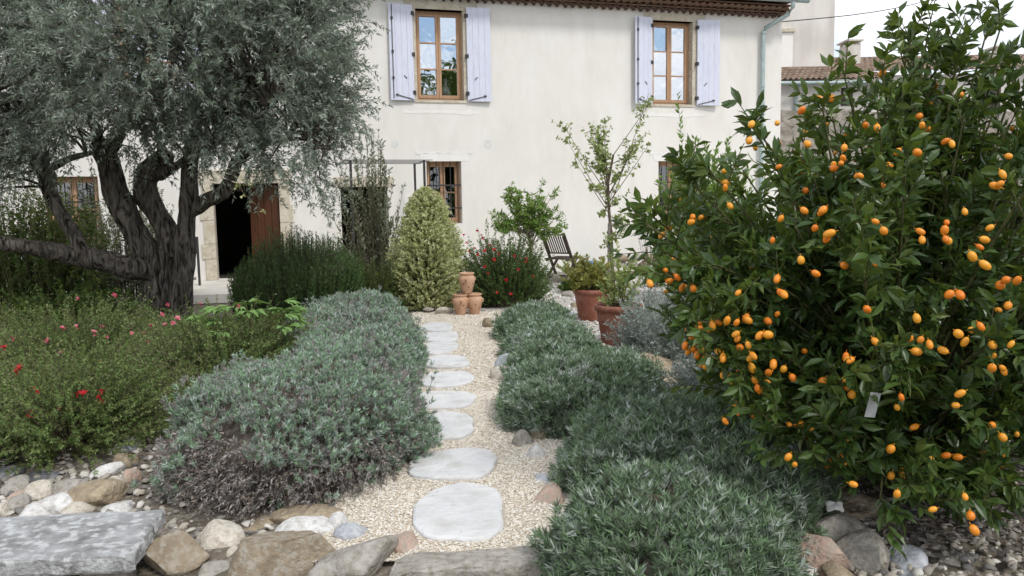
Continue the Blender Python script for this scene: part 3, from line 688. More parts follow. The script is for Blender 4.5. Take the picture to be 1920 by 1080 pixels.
# ------------------------------------------------------------------ stones
_ico = {}
def ico(sub):
    if sub not in _ico:
        import bmesh
        bm = bmesh.new(); bmesh.ops.create_icosphere(bm, subdivisions=sub, radius=1)
        V = np.array([v.co[:] for v in bm.verts]); F = np.array([[v.index for v in f.verts] for f in bm.faces]); bm.free(); _ico[sub] = (V, F)
    return _ico[sub]
def rock_mesh(sx, sy, sz, seed, angular, sub=4):
    V, F = ico(sub); V = V.copy()
    r2 = np.random.default_rng(seed)
    o = r2.uniform(0, 50)
    V = V * (1 + .14 * pn(V, 1.6, o) + .05 * pn(V, 4.1, o + 3))[:, None]
    if angular > 0:                                             # flat broken faces
        for _ in range(int(6 + 12 * angular)):
            nv = nrm(r2.normal(size=3)); dd = r2.uniform(.60 - .12 * angular, .90 - .12 * angular)
            q = V @ nv - dd; V -= np.where(q > 0, q, 0)[:, None] * nv * (.90 + .08 * angular)
    Nn = nrm(V)
    V = V * (1 + .018 * pn(Nn, 8.0, o + 7) + .012 * pn(Nn, 19, o + 9))[:, None]
    ext = V.max(0) - V.min(0); V = (V - (V.max(0) + V.min(0)) / 2) / ext
    V *= np.array([sx, sy, sz])
    m = Bag().add(V, F).mesh('stone', True)
    return m
rseed = [100]
def stone(cx, cy, wpx, hpx, Y, depth, mat, label, ang=.5, rot=0.0, tilt=0.0, group=None, name='stone', cat='stone', grow=1.12, zoff=0):
    p = D(cx, cy, Y); s = Y / F_PX * 1.02; rseed[0] += 1
    m = rock_mesh(wpx * s * grow, depth, hpx * s * grow, rseed[0], ang, 4 if wpx * hpx > 3500 else 3)
    o = obj(name, m, M['rock_' + mat]); o.location = (p[0], p[1], p[2] + zoff); o.rotation_euler = (0, tilt, rot)
    return tag(o, label, cat, group)
g1, g2, g3 = 'stones edging the front of the path', 'stones heaped behind the stone bench', 'stones edging the right lavender'
ST = [
 (335, 1045, 115, 95, 3.30, .30, 'brown', 'dark grey brown block of stone right beside the stone bench', 1, .1, 0, g1),
 (412, 1020, 88, 82, 3.48, .24, 'cream', 'rounded cream stone behind the dark block next to the bench', .1, .3, -.3, g1),
 (492, 1002, 70, 55, 3.66, .22, 'tan', 'tan stone tucked under the dry lavender stems', .4, 0, 0, g1),
 (532, 1055, 190, 105, 3.24, .30, 'brown', 'largest flat brown boulder in the front row', .8, 0, .03, g1),
 (572, 996, 112, 50, 3.56, .22, 'white', 'white speckled rounded stone above the large brown boulder', .1, .1, -.12, g1),
 (572, 972, 130, 42, 3.72, .24, 'tan', 'tan stone directly behind the white speckled one', .3, 0, .05, g1),
 (632, 985, 34, 44, 3.60, .13, 'white', 'small pointed white stone beside the white speckled one', .8, .3, .3, g1),
 (660, 1006, 66, 46, 3.50, .19, 'blue', 'round pale grey blue stone at the gravel edge', .05, 0, 0, g1),
 (640, 1030, 56, 30, 3.42, .14, 'pink', 'pinkish small stone below the pale grey blue one', .4, 0, 0, g1),
 (668, 1062, 150, 78, 3.20, .26, 'grey', 'grey wedge of stone sloping down beside the long kerb stone', 1, 0, -.28, g1),
 (752, 1032, 76, 60, 3.36, .22, 'pink', 'tan pink block on the left end of the long kerb stone', .7, .2, .05, g1),
 (436, 1062, 34, 66, 3.36, .15, 'cream', 'narrow upright cream stone left of the largest brown boulder', .3, 0, .1, g1),
 (408, 1075, 66, 40, 3.24, .2, 'grey', 'low grey stone at the bottom edge beside the dark block', .8, 0, 0, g1),
 (600, 1082, 60, 40, 3.1, .2, 'grey', 'grey stone at the bottom edge under the wedge', .8, 0, 0, g1),
 (550, 955, 52, 52, 3.86, .2, 'brown', 'brown stone in the shade under the left lavender', .4, 0, 0, g1),
 (660, 965, 90, 30, 3.85, .2, 'tan', 'flat tan stone under the right end of the dry lavender stems', .3, 0, 0, g1),
 # heap behind the bench
 (73, 927, 46, 50, 4.10, .18, 'cream', 'upright cream cobble near the left edge of the heap', .1, 0, .1, g2),
 (131, 918, 64, 38, 4.18, .2, 'grey', 'grey white cobble in the middle of the heap', .1, .4, 0, g2),
 (178, 934, 100, 60, 4.0, .26, 'tan', 'largest tan boulder in the heap behind the bench', .15, .2, -.3, g2),
 (194, 894, 62, 38, 4.4, .2, 'white', 'pale sharp edged stone above the largest tan boulder', .7, 0, -.25, g2),
 (214, 922, 44, 50, 4.12, .18, 'cream', 'cream cobble right of the largest tan boulder', .1, 0, .2, g2),
 (112, 948, 66, 44, 3.9, .2, 'white', 'white cobble behind the back edge of the bench', .1, 0, 0, g2),
 (66, 962, 58, 30, 3.82, .2, 'white', 'flat white cobble touching the back of the bench', .1, 0, 0, g2),
 (32, 914, 46, 36, 4.2, .2, 'grey', 'grey stone in the shade at the left edge of the heap', .7, 0, 0, g2),
 (94, 896, 74, 18, 4.4, .22, 'slate', 'dark slate flake at the top of the heap', .9, 0, 0, g2),
 (36, 931, 52, 18, 4.08, .18, 'pink', 'reddish brown flat stone at the left of the heap', .7, 0, -.2, g2),
 (38, 949, 42, 36, 3.92, .18, 'grey', 'mossy grey stone low at the left of the heap', .2, 0, 0, g2),
 (6, 958, 40, 36, 3.86, .18, 'cream', 'cream stone cut by the left picture edge', .2, 0, 0, g2),
 (238, 870, 40, 44, 4.6, .18, 'tan', 'tan cobble beside the lavender above the heap', .1, 0, 0, g2),
 (238, 839, 46, 30, 4.9, .2, 'blue', 'blue grey sharp stone beside the lavender', .8, 0, -.2, g2),
 (241, 908, 32, 54, 4.25, .16, 'pink', 'pinkish upright cobble against the lavender', .1, 0, .15, g2),
 (274, 808, 34, 24, 5.2, .16, 'white', 'bright white stone beside the lavender top end of the row', .4, 0, 0, g2),
 (226, 806, 42, 28, 5.3, .18, 'cream', 'cream stone half under the red salvia', .3, 0, 0, g2),
 (246, 818, 30, 16, 5.1, .16, 'white', 'flat white stone between the cream and blue grey ones', .3, 0, 0, g2),
 (222, 956, 56, 20, 3.86, .2, 'white', 'flat white stone at the back right corner of the bench', .2, 0, 0, g2),
 (150, 955, 50, 26, 3.86, .2, 'cream', 'low cream stone in front of the largest tan boulder', .2, 0, 0, g2),
 (10, 895, 50, 30, 4.4, .2, 'slate', 'dark stone under the salvia at the left picture edge', .7, 0, 0, g2),
 # right side of the path
 (945, 690, 26, 34, 6.85, .16, 'blue', 'white pointed stone standing behind a beige cobble by the path', .5, 0, .2, g3),
 (942, 713, 34, 28, 6.7, .18, 'cream', 'beige cobble in front of the white pointed stone', .05, 0, 0, g3),
 (983, 845, 36, 44, 4.82, .15, 'grey', 'upright grey stone at the lavender gap', .3, 0, .1, g3),
 (1012, 828, 28, 38, 4.95, .14, 'tan', 'ochre tan stone in the lavender gap', .1, 0, 0, g3),
 (1002, 870, 34, 42, 4.58, .14, 'white', 'small white stone below the upright grey one', .3, 0, .2, g3),
 (996, 895, 46, 18, 4.4, .18, 'tan', 'flat tan stone sunk in the gravel edge', .3, 0, 0, g3),
 (1018, 925, 38, 40, 4.16, .15, 'blue', 'grey stone right of the second stepping stone', .5, 0, .1, g3),
 (1022, 962, 46, 72, 3.88, .18, 'pink', 'cream and rust stone leaning beside the nearest stepping stone', .6, 0, .35, g3),
 (914, 612, 15, 17, 9.5, .12, 'tan', 'small brown stone at the far right edge of the path', .1, 0, 0, g3),
 (985, 827, 40, 20, 5.1, .2, 'brown', 'brown stone under the lavender skirt', .3, 0, 0, g3),
 (833, 583, 30, 14, 10.75, .14, 'cream', 'pale stone at the far end of the path left of the jars', .1, 0, 0, None),
 (803, 580, 20, 8, 10.9, .14, 'grey', 'small grey stone below the variegated shrub', .1, 0, 0, None),
 # boulders right of the lavender
 (1222, 695, 128, 60, 6.5, .5, 'tan', 'long beige boulder between the right lavender and the kumquat', .8, .1, .12, None),
 (1282, 700, 50, 54, 6.45, .3, 'grey', 'grey beige boulder under the left edge of the kumquat', .8, 0, 0, None),
 (1252, 735, 92, 26, 6.1, .4, 'grey', 'flat grey stone in front of the long beige boulder', .8, 0, 0, None),
 (1220, 738, 40, 18, 6.0, .3, 'cream', 'small cream stone at the lavender edge below the long beige boulder', .5, 0, 0, None),
 # front right corner
 (1590, 958, 150, 62, 3.72, .34, 'brown', 'flat dark brown stone behind the shell', .7, 0, .05, None),
 (1558, 1003, 118, 80, 3.40, .28, 'grey', 'big grey boulder carrying the shell', .6, .1, .05, None),
 (1532, 1045, 100, 95, 3.18, .26, 'pink', 'rust pink boulder in front of the big grey one', .6, 0, .1, None),
 (1622, 1052, 100, 105, 3.16, .26, 'grey', 'grey tan square block right of the rust pink boulder', .8, .2, .08, None),
 (1700, 1058, 70, 60, 3.14, .2, 'blue', 'smooth light grey round cobble in the lower right corner', .02, 0, 0, None),
 (1575, 1080, 60, 40, 3.0, .2, 'tan', 'tan stone wedged at the bottom edge between the boulders', .6, 0, 0, None),
 (1692, 975, 66, 44, 3.66, .2, 'slate', 'dark slate stone right of the flat brown stone', .8, 0, 0, None),
 (1752, 1005, 90, 22, 3.5, .22, 'slate', 'flat slate lying on the pebbles under the kumquat', .8, .2, 0, None),
 (1900, 870, 70, 60, 4.3, .3, 'slate', 'dark grey rounded stone at the right picture edge', .2, 0, 0, None),
 (1780, 1050, 30, 24, 3.2, .1, 'cream', 'small cream pebble right of the smooth grey cobble', .1, 0, 0, None),
 (1660, 950, 60, 30, 3.8, .2, 'grey', 'grey stone in the shade of the kumquat', .6, 0, 0, None),
 # rear
 (1048, 520, 36, 20, 14.9, .4, 'cream', 'cream boulder behind the legs of the wooden chair', .1, 0, 0, None),
 (1096, 521, 38, 20, 14.7, .4, 'white', 'white boulder right of the wooden chair legs', .1, 0, 0, None),
 (1066, 553, 26, 14, 12.6, .3, 'grey', 'grey stone in front of the wooden chair', .1, 0, 0, None),
 (1088, 576, 34, 18, 11.3, .3, 'tan', 'tan boulder left of the rear terracotta pot', .1, 0, 0, None),
 (1160, 512, 50, 22, 15.2, .4, 'cream', 'cream boulder below the dry stone wall', .2, 0, 0, None),
 (1073, 588, 22, 10, 10.6, .2, 'white', 'small pale stone left of the rear pot', .1, 0, 0, None),
]
for a in ST:
    cx, cy, wp, hp, Y, dep, mt, lab, ang, rot, tilt, g = a
    stone(cx, cy, wp, hp, Y, dep, mt, lab, ang, rot, tilt, g, zoff=.035 if g == g3 else 0, grow=1.35 if g == g3 else 1.12)
# the long kerb stone
def block(name, pts2, z0, z1, mat, label, cat, bev=.03, seed=1, parent=None):
    """irregular slab from an outline, with worn edges"""
    pts2 = np.asarray(pts2, float); c = pts2.mean(0); n = len(pts2)
    r2 = np.random.default_rng(seed); V = []; lv = []
    for zi, k in ((z0, .97), (z0 + bev, 1.0), (z1 - bev, 1.0), (z1 - bev * .35, 1 - .0), (z1, None)):
        if k is None: q = c + (pts2 - c) * (1 - np.minimum(.9, bev * 1.2 / np.linalg.norm(pts2 - c, axis=1)))[:, None]
        elif zi == z1 - bev * .35: q = c + (pts2 - c) * (1 - np.minimum(.9, bev * .4 / np.linalg.norm(pts2 - c, axis=1)))[:, None]
        else: q = c + (pts2 - c) * k
        q = q + r2.normal(0, bev * .12, q.shape)
        lv.append(np.c_[q, np.full(n, zi) + r2.normal(0, bev * .08, n)])
    b = Bag(); F = []
    for l in range(len(lv) - 1):
        for i in range(n): F.append((l * n + i, l * n + (i + 1) % n, (l + 1) * n + (i + 1) % n, (l + 1) * n + i))
    Vt = np.concatenate(lv + [np.r_[c, z1][None], np.r_[c, z0][None]])
    b.add(Vt, F); t = len(lv) - 1
    b2 = [(t * n + i, t * n + (i + 1) % n, len(Vt) - 2) for i in range(n)]
    b.Fs.append(np.array(b2)); b.R.append(np.full(n, .5))
    o = b.build(name, mat, parent, False)
    if label: tag(o, label, cat)
    return o
def outline(pts, per=7, jit=.006, seed=3):
    r2 = np.random.default_rng(seed); o = []
    for i in range(len(pts)):
        a, b = np.array(pts[i], float), np.array(pts[(i + 1) % len(pts)], float)
        for k in range(per): o.append(a + (b - a) * k / per + r2.normal(0, jit, 2))
    return o
kz = .035
pk = [G(728, 1072, kz)[:2], G(1050, 1050, kz)[:2], G(1052, 1018, kz)[:2], G(778, 1032, kz)[:2], G(738, 1045, kz)[:2]]
block('kerb_stone', outline(pk, 9, .005), -.30, kz, M['rock_grey'], 'long flat grey sandstone kerb across the end of the path', 'stone', .028)
# stepping stones
lab = ['stepping stone nearest the viewer, the broadest pale round slab', 'second stepping stone from the front, wide with a pointed left end', 'third stepping stone from the front, a rounded pale slab', 'fourth stepping stone from the front, long and narrow',
       'fifth stepping stone from the front, squarish pale slab', 'sixth stepping stone from the front', 'seventh stepping stone from the front, short pale slab', 'eighth stepping stone from the front', 'farthest stepping stone, closest to the terracotta jars']
for i, (cx, cy, rx, ry) in enumerate(SW):
    r2 = np.random.default_rng(40 + i); nn = 40; a = np.arange(nn) * 2 * PI / nn
    rad = 1 + .05 * np.sin(2 * a + r2.uniform(0, 6)) + .045 * np.sin(3 * a + r2.uniform(0, 6)) + .025 * np.sin(5 * a + r2.uniform(0, 6)) + .012 * np.sin(9 * a + r2.uniform(0, 6))
    sq = (np.abs(np.cos(a)) ** (2.7) + np.abs(np.sin(a)) ** (2.7)) ** (-1 / 2.7)
    q = np.stack([cx + rx * rad * sq * np.cos(a), cy + ry * rad * sq * np.sin(a)], -1)
    o = block('stepping_stone', q, -.03, .022 + .004 * (i % 3), M['slab'], lab[i], 'stepping stone', .012, 60 + i)
    o['group'] = 'stepping stones along the gravel path'
# shell on the boulder
p = D(1565, 951, 3.40)
sh = Bag(); a = np.arange(18) * 2 * PI / 18
rows = []
for k, (r, z) in enumerate(((1, 0), (.95, .25), (.7, .55), (.35, .75), (.02, .8))):
    rr = r * (1 + .12 * np.sin(a * 6) * (r > .5)); rows.append(np.stack([.042 * rr * np.cos(a), .034 * rr * np.sin(a), .03 * z + .012 * np.sin(a * 3 + 1) * r], -1))
V = np.concatenate(rows); F = [(k * 18 + i, k * 18 + (i + 1) % 18, (k + 1) * 18 + (i + 1) % 18, (k + 1) * 18 + i) for k in range(4) for i in range(18)]
o = sh.add(V, F).build('sea_shell', M['shell'], None, True); o.location = (p[0], p[1], p[2]); o.rotation_euler = (.25, 0, .3)
tag(o, 'white scalloped sea shell lying on the big grey boulder', 'shell')

# stone bench
Zb = .15
q = [G(-420, 985, Zb), G(308, 955, Zb), G(248, 1040, Zb), G(-520, 1078, Zb)]
bench = thing('stone_bench', 'weathered grey stone slab bench spotted with pale lichen', 'bench', (q[2][0], q[2][1], -.32))
q2 = [(v[0] - q[2][0], v[1] - q[2][1]) for v in q]
o = block('seat', outline(q2, 16, .004, 8), Zb + .32 - .075, Zb + .32, M['bench'], None, None, .012, 9, bench)
for k, (dx, wd) in enumerate(((-.16, .17), (-1.35, .3))):
    m = rock_mesh(wd, .38, .40, 300 + k, 1.0); oo = obj('support_stone', m, M['rock_grey'], bench); oo.location = (dx, .24, .195)
for k, (px, py, ww, hh) in enumerate(((190, 1078, 70, 60), (120, 1085, 80, 50))):
    p = D(px, py, 3.25); m = rock_mesh(ww * .0024, .2, hh * .0024, 310 + k, .5); oo = obj('stone', m, M['rock_cream']); oo.location = p
    tag(oo, ['pale stone under the stone bench next to its support', 'pale stone under the middle of the stone bench'][k], 'stone')

# dry stone wall far right of the chair
dw = thing('dry_stone_wall', 'low dry stone wall in front of the farmhouse right of the chair', 'wall', (float(D(1150, 500, 16)[0]), 16.0, 0), TH)
r2 = np.random.default_rng(5)
for rI in range(3):
    x = -.1 + rI * .07
    while x < 2.6:
        l = r2.uniform(.18, .38); m = rock_mesh(l, .3, .15, int(r2.integers(1e6)), .8, 2); o = obj('stone', m, M['rock_' + ['grey', 'tan', 'grey', 'brown'][int(r2.integers(4))]], dw); o.location = (x + l / 2, r2.normal(0, .02), .07 + rI * .13); x += l * .97

# ------------------------------------------------------------------ terracotta, chair, pergola
jar_prof = [(0, 0), (.062, 0), (.068, .012), (.085, .08), (.105, .15), (.112, .19), (.106, .225), (.088, .245), (.085, .252), (.1, .262), (.104, .275), (.098, .283), (.083, .28), (.078, .262), (.08, .24), (.07, .1), (0, .05)]
def jar(px, py, z, Y, label, rz):
    p = D(px, py, Y)
    t = thing('terracotta_jar', label, 'jar', (p[0], Y, z), rz, 'stack of terracotta jars')
    Bag().lathe(jar_prof, 28).build('body', M['terracotta'], t, True)
    b = Bag()
    for k in range(3):
        a = 2 * PI * k / 3 + .4
        b.tube([(.108 * math.cos(a), .108 * math.sin(a), .215), (.13 * math.cos(a), .13 * math.sin(a), .205), (.128 * math.cos(a), .128 * math.sin(a), .18), (.11 * math.cos(a), .11 * math.sin(a), .172)], .011, 6)
    b.build('lug', M['terracotta'], t, True)
    b = Bag()
    for k in range(9):
        a = 2 * PI * k / 9; zz = .09 + .05 * (k % 2)
        rr = np.interp(zz, [0, .08, .15, .19], [.068, .085, .105, .112]) + .001
        aa = np.arange(8) * 2 * PI / 8; V = [((rr + .001) * math.cos(a + .09 * math.cos(x)), (rr + .001) * math.sin(a + .09 * math.cos(x)), zz + .009 * math.sin(x)) for x in aa]
        b.add(V, [list(range(8))])
    b.build('pierced_hole', M['pot_soil'], t)
jar(864, 588, 0, 10.62, 'left terracotta jar in the lower row', .3)
jar(890, 589, 0, 10.66, 'right terracotta jar in the lower row', 1.4)
p = D(876, 555, 10.64); jar(876, 555, .288, 10.64, 'terracotta jar balanced on top of the two others', 2.2)
b = Bag(); b.box(-.13, .13, -.05, .05, 0, .006)

pot_prof = [(0, 0), (.70, 0), (.72, .03), (.92, .80), (.93, .84), (1.0, .85), (1.02, .93), (1.0, 1.0), (.93, 1.0), (.9, .95), (.88, .86)]
def pot(cx, yb, wpx, hpx, label, name='plant_pot'):
    p = G(cx, yb); Y = p[1]; r = wpx / 2 * Y / F_PX; h = hpx * Y / F_PX
    t = thing(name, label, 'pot', (p[0], Y + r * .8, 0), 0, 'big terracotta coloured pots')
    Bag().lathe([(a * r, z * h) for a, z in pot_prof], 40).build('body', M['pot'], t, True)
    Bag().lathe([(.885 * r, .87 * h), (.5 * r, .89 * h), (0, .9 * h)], 24).build('soil', M['pot_soil'], t, True)
    return np.array([p[0], Y + r * .8, h * .88])
pot_a = pot(1113, 603, 72, 60, 'rear terracotta coloured plant pot, partly hidden by the front one')
pot_b = pot(1165, 649, 92, 76, 'front terracotta coloured plant pot beside the silver shrub')
p = G(1106, 512)
t = thing('blue_pot', 'small blue glazed pot behind the wooden chair seat', 'pot', (p[0], p[1], 0)); Bag().lathe([(0, 0), (.12, 0), (.17, .2), (.19, .21), (.19, .25), (.165, .25), (.15, .2), (0, .19)], 20).build('body', M['blue_glaze'], t, True)

p = G(1052, 533)
ch = thing('folding_chair', 'weathered dark slatted wooden folding chair facing the house wall', 'chair', (p[0], p[1] + .1, 0), math.radians(56))
ch.scale = (1.05, 1.05, 1.05)
def cb(name, a, bb, wd, th, ref): b = Bag(); b.bar(a, bb, wd, th, ref); return b.build(name, M['wood_chair'], ch)
for s in (-1, 1):                                                 # chair local: faces +x
    y = s * .22
    cb('back_leg', (.30, y, .0), (-.27, y, .90), .022, .05, (0, 1, 0))
    cb('front_leg', (-.26, y * .86, 0), (.24, y * .86, .44), .022, .045, (0, 1, 0))
cb('seat_rail', (-.16, .2, .425), (.27, .2, .445), .04, .02, (0, 1, 0)); cb('seat_rail', (-.16, -.2, .425), (.27, -.2, .445), .04, .02, (0, 1, 0))
for i in range(7):
    x = -.15 + i * .068; cb('seat_slat', (x, -.225, .452 + x * .04), (x, .225, .452 + x * .04), .052, .016, (0, 0, 1))
def bk(z): return -.27 + (.90 - z) * .57 / .90
cb('top_rail', (bk(.86) - .002, -.22, .865), (bk(.86) - .002, .22, .865), .022, .07, (1, 0, 0)); cb('lower_rail', (bk(.54), -.22, .54), (bk(.54), .22, .54), .022, .05, (1, 0, 0))
for i in range(9):
    y = -.18 + i * .045; cb('back_slat', (bk(.545), y, .545), (bk(.84), y, .84), .021, .012, (1, 0, 0))
cb('stretcher', (.2, -.2, .12), (.2, .2, .12), .02, .03, (0, 0, 1))

p1 = D(795, 300, 14.3); p2 = D(657, 303, 13.9)
pg = thing('pergola', 'thin black metal pergola frame against the farmhouse wall', 'pergola', (p1[0], p1[1], 0))
w1 = np.array([0, 0, p1[2]]); w2 = np.array([p2[0] - p1[0], p2[1] - p1[1], p1[2]]); back = np.array([-math.sin(TH), math.cos(TH), 0]) * 1.25
for q in (w1, w2, w1 * .98 + back * .9):
    b = Bag(); b.tube([(q[0], q[1], 0), (q[0], q[1], p1[2])], .024, 6); b.build('post', M['iron'], pg)
for k in range(5):
    f = k / 4; e = (w1 - w2) * .12
    b = Bag(); b.tube([w2 - e + back * f, w1 + e + back * f], .0055, 5); b.build('rod', M['iron'], pg)
for q in (w1, w2):
    b = Bag(); b.tube([q + (0, 0, -.02), q + back + (0, 0, -.02)], .008, 5); b.build('crossbar', M['iron'], pg)
# railing post and step beside the door
p = D(374, 455, 14.0)
rl = thing('iron_railing', 'thin black iron railing left of the open doorway', 'railing', (p[0], 13.9, 0))
b = Bag(); b.tube([(0, 0, 0), (0, 0, 1.0)], .022, 6); b.build('post', M['iron'], rl)
b = Bag(); b.tube([(0, 0, .97), (-1.2, -.3, .97)], .016, 6); b.build('handrail', M['iron'], rl)
for k in range(6):
    b = Bag(); b.tube([(-.2 * (k + 1), -.05 * (k + 1), .0), (-.2 * (k + 1), -.05 * (k + 1), .97)], .009, 5); b.build('baluster', M['iron'], rl)

# ------------------------------------------------------------------ vegetation helpers
def stem_leaves(B, C, T, m, t0, L, W, along=.45, upn=.6, tv=T2V, tf=T2F, ljit=.3, tpow=1.0):
    n = len(B)
    t = t0 + (1 - t0) * rng.uniform(0, 1, (n, m)) ** tpow
    P = bez(B, C, T, t).reshape(-1, 3); Tn = dbez(B, C, T, t).reshape(-1, 3)
    R = rvec(n * m); per = nrm(R - (R * Tn).sum(-1, keepdims=True) * Tn)
    d = per * (1 - along) + Tn * along
    N = UP * upn + rvec(n * m) * .8
    k = rng.uniform(1 - ljit, 1 + ljit, n * m)
    return P, d, N, L * k, W * k * rng.uniform(.85, 1.15, n * m), t.reshape(-1)
def stems_part(B, C, T, r0, r1, mat, parent, name='stems', s=5, k=3):
    t = np.broadcast_to(np.linspace(0, 1, s), (len(B), s))
    P = bez(B, C, T, t); R = np.broadcast_to(np.linspace(r0, r1, s), (len(B), s))
    V, F = tubes(P, R, k)
    return tag(Bag().add(V, F).build(name, mat, parent, True), kind='stuff')
def foliage(P, d, N, L, W, r, mat, parent, name='foliage', tv=T2V, tf=T2F):
    V, F = leaves(P, d, N, L, W, tv, tf)
    return tag(Bag().add(V, F, np.repeat(np.clip(r, 0, 1), len(tf))).build(name, mat, parent), kind='stuff')
def leaf_rnd(n, m, a=.55, b=.45):
    return (np.repeat(rng.uniform(0, 1, n), m) * a + rng.uniform(0, 1, n * m) * b)

def dome_surface(n, rx, ry, h, pw=.75, emin=.02):
    e = np.arcsin(rng.uniform(emin, 1, n) ** 1.15); a = rng.uniform(0, 2 * PI, n)
    r = np.cos(e) ** pw; z = np.sin(e) ** pw
    P = np.stack([rx * r * np.cos(a), ry * r * np.sin(a), h * z], -1)
    Nn = nrm(np.stack([np.cos(a) * np.cos(e) / rx, np.sin(a) * np.cos(e) / ry, np.sin(e) / h], -1))
    return P, Nn
def core_mesh(rx, ry, h, lump, seed, k=28, rows=10, pw=.75):
    e = np.linspace(0, PI / 2, rows); a = np.arange(k) * 2 * PI / k
    E_, A_ = np.meshgrid(e, a, indexing='ij')
    P = np.stack([rx * np.cos(E_) ** pw * np.cos(A_), ry * np.cos(E_) ** pw * np.sin(A_), h * np.sin(E_) ** pw], -1)
    P = P * (1 + lump * pn(P, 5.0, seed) + .05 * pn(P, 17, seed + 2))[..., None]
    F = [(i * k + j, i * k + (j + 1) % k, (i + 1) * k + (j + 1) % k, (i + 1) * k + j) for i in range(rows - 1) for j in range(k)]
    return P.reshape(-1, 3), F
def lavender(x, y, rx, ry, h, label, mat, ntuft, nleaf, L, W, seed, lump=.09, dry=0, patch=True, spread=.62, spikes=0, rot=0.0):
    t = thing('lavender', label, 'lavender', (x, y, -.01), rot, 'lavender bushes along the path')
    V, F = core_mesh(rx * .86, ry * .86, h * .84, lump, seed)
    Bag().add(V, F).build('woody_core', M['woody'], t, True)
    P, Nn = dome_surface(ntuft, rx, ry, h, .75, .03)
    lum = 1 + lump * pn(P, 5.0, seed) + .04 * pn(P, 13.0, seed + 5)
    P = P * lum[:, None] * (rng.uniform(.88, 1.02, ntuft) + np.where(rng.uniform(0, 1, ntuft) < .14, rng.uniform(0, .14, ntuft), 0) + .05 * pn(P, 24.0, seed + 1))[:, None]
    pt = pn(P, 3.2, seed + 9) * .5 + pn(P, 8.0, seed + 4) * .5
    keep = np.ones(ntuft, bool)
    if dry:                                                    # bare woody skirt at the front and gaps
        front = (Nn[:, 1] < -.15) & (P[:, 2] < h * (.50 + .30 * pn(P, 4.5, seed + 2)))
        keep = ~(front & (rng.uniform(0, 1, ntuft) < .93) & (P[:, 0] > -rx * .62) & (P[:, 0] < rx * .72))
    keep &= ~((pt < -.42) & (rng.uniform(0, 1, ntuft) < .6))
    P, Nn, pt = P[keep], Nn[keep], pt[keep]; n = len(P)
    td = nrm(Nn * .75 + UP * .55 + rvec(n) * .38)
    m = nleaf
    tt = rng.uniform(0, 1, (n, m)) ** .8
    stem = L * rng.uniform(.9, 1.7, (n, 1))
    Pl = (P[:, None] - td[:, None] * (stem * (1 - tt))[..., None]).reshape(-1, 3)
    tdr = np.repeat(td, m, 0); R = rvec(n * m); per = nrm(R - (R * tdr).sum(-1, keepdims=True) * tdr)
    d = nrm(tdr * (1 - spread * .55) + per * spread)
    k = rng.uniform(.65, 1.25, n * m)
    r = .42 + .30 * np.repeat(pt, m) + np.repeat(rng.normal(0, .2, n), m) + rng.normal(0, .2, n * m)
    foliage(Pl, d, UP * .3 + rvec(n * m), L * k, W * k * 1.2, r, mat, t, 'foliage', T1V, T1F)
    Bs = P - td * stem * 3.0; stems_part(Bs[::4], (P - td * stem * 1.2)[::4], P[::4], .0022, .0012, M['woody'], t, 'stems', 3)
    if dry:
        n = dry
        a = rng.uniform(PI * 1.02, PI * 1.98, n); rr = rng.uniform(.78, 1.12, n); zz = rng.uniform(.02, .62, n) ** 1.2
        T_ = np.stack([rx * rr * np.cos(a) * .95, ry * rr * np.sin(a), h * zz], -1)
        T_ = T_ * np.where(zz > .35, .93, 1.02)[:, None]
        B_ = np.stack([np.clip(rng.normal(0, rx * .28, n), -.4 * rx, .4 * rx) + T_[:, 0] * .45, np.clip(rng.normal(-ry * .1, ry * .2, n), -.5 * ry, .3 * ry), np.full(n, .02) + rng.uniform(0, .22, n)], -1)
        C_ = (B_ + T_) / 2 + np.stack([rng.normal(0, .05, n), rng.normal(0, .05, n), rng.uniform(-.02, .12, n)], -1)
        stems_part(B_, C_, T_, .0035, .0016, M['grey_twig'], t, 'dry_stems', 5)
        m = 16
        P2, d2, N2, L2, W2, _ = stem_leaves(B_, C_, T_, m, .55, .026, .008, .55, .3, tpow=.6)
        foliage(P2, d2, N2, L2, W2, leaf_rnd(n, m, .6, .4), M['dry_flower'], t, 'dry_foliage', T1V, T1F)
    return t
ML, MR = M['lavender_left'], M['lavender_right']
lavender(-1.30, 4.72, .73, 1.0, .57, 'nearest bush of the left lavender row, with a bare woody skirt', ML, 6000, 30, .030, .0054, 1.0, .15, 1700)
lavender(-1.32, 5.6, .55, .72, .43, 'second left lavender bush, rising behind the nearest one', ML, 2600, 22, .033, .0064, 8.0, .15)
lavender(-1.36, 6.7, .58, .85, .48, 'third left lavender bush, brownish purple patches, beside the middle stepping stones', ML, 3200, 22, .035, .0074, 2.3, .13)
lavender(-1.66, 7.9, .68, .75, .47, 'fourth left lavender bush, with dry grey tops', ML, 2600, 18, .042, .009, 3.7, .13)
lavender(-1.84, 9.2, .63, .85, .46, 'farthest left lavender bush, in front of the rosemary', ML, 2600, 17, .046, .010, 5.1, .12)
lavender(.61, 3.10, .47, .60, .36, 'nearest bush of the right lavender row, at the bottom of the picture', MR, 3600, 26, .046, .0068, 11.0, .16)
lavender(1.06, 3.70, .48, .55, .36, 'low right lavender bush between the nearest one and the kumquat', MR, 2800, 26, .046, .0068, 17.0, .17)
lavender(.72, 4.15, .49, .56, .38, 'right lavender bush beside the second stepping stone', MR, 2800, 25, .046, .007, 12.0, .16)
lavender(1.22, 4.62, .46, .52, .36, 'right lavender bush deep under the left side of the kumquat', MR, 2000, 22, .05, .008, 18.0, .16)
lavender(.43, 5.40, .50, .56, .39, 'right lavender bush bulging over the gravel beside the third stepping stone', MR, 2800, 23, .045, .0075, 13.0, .15)
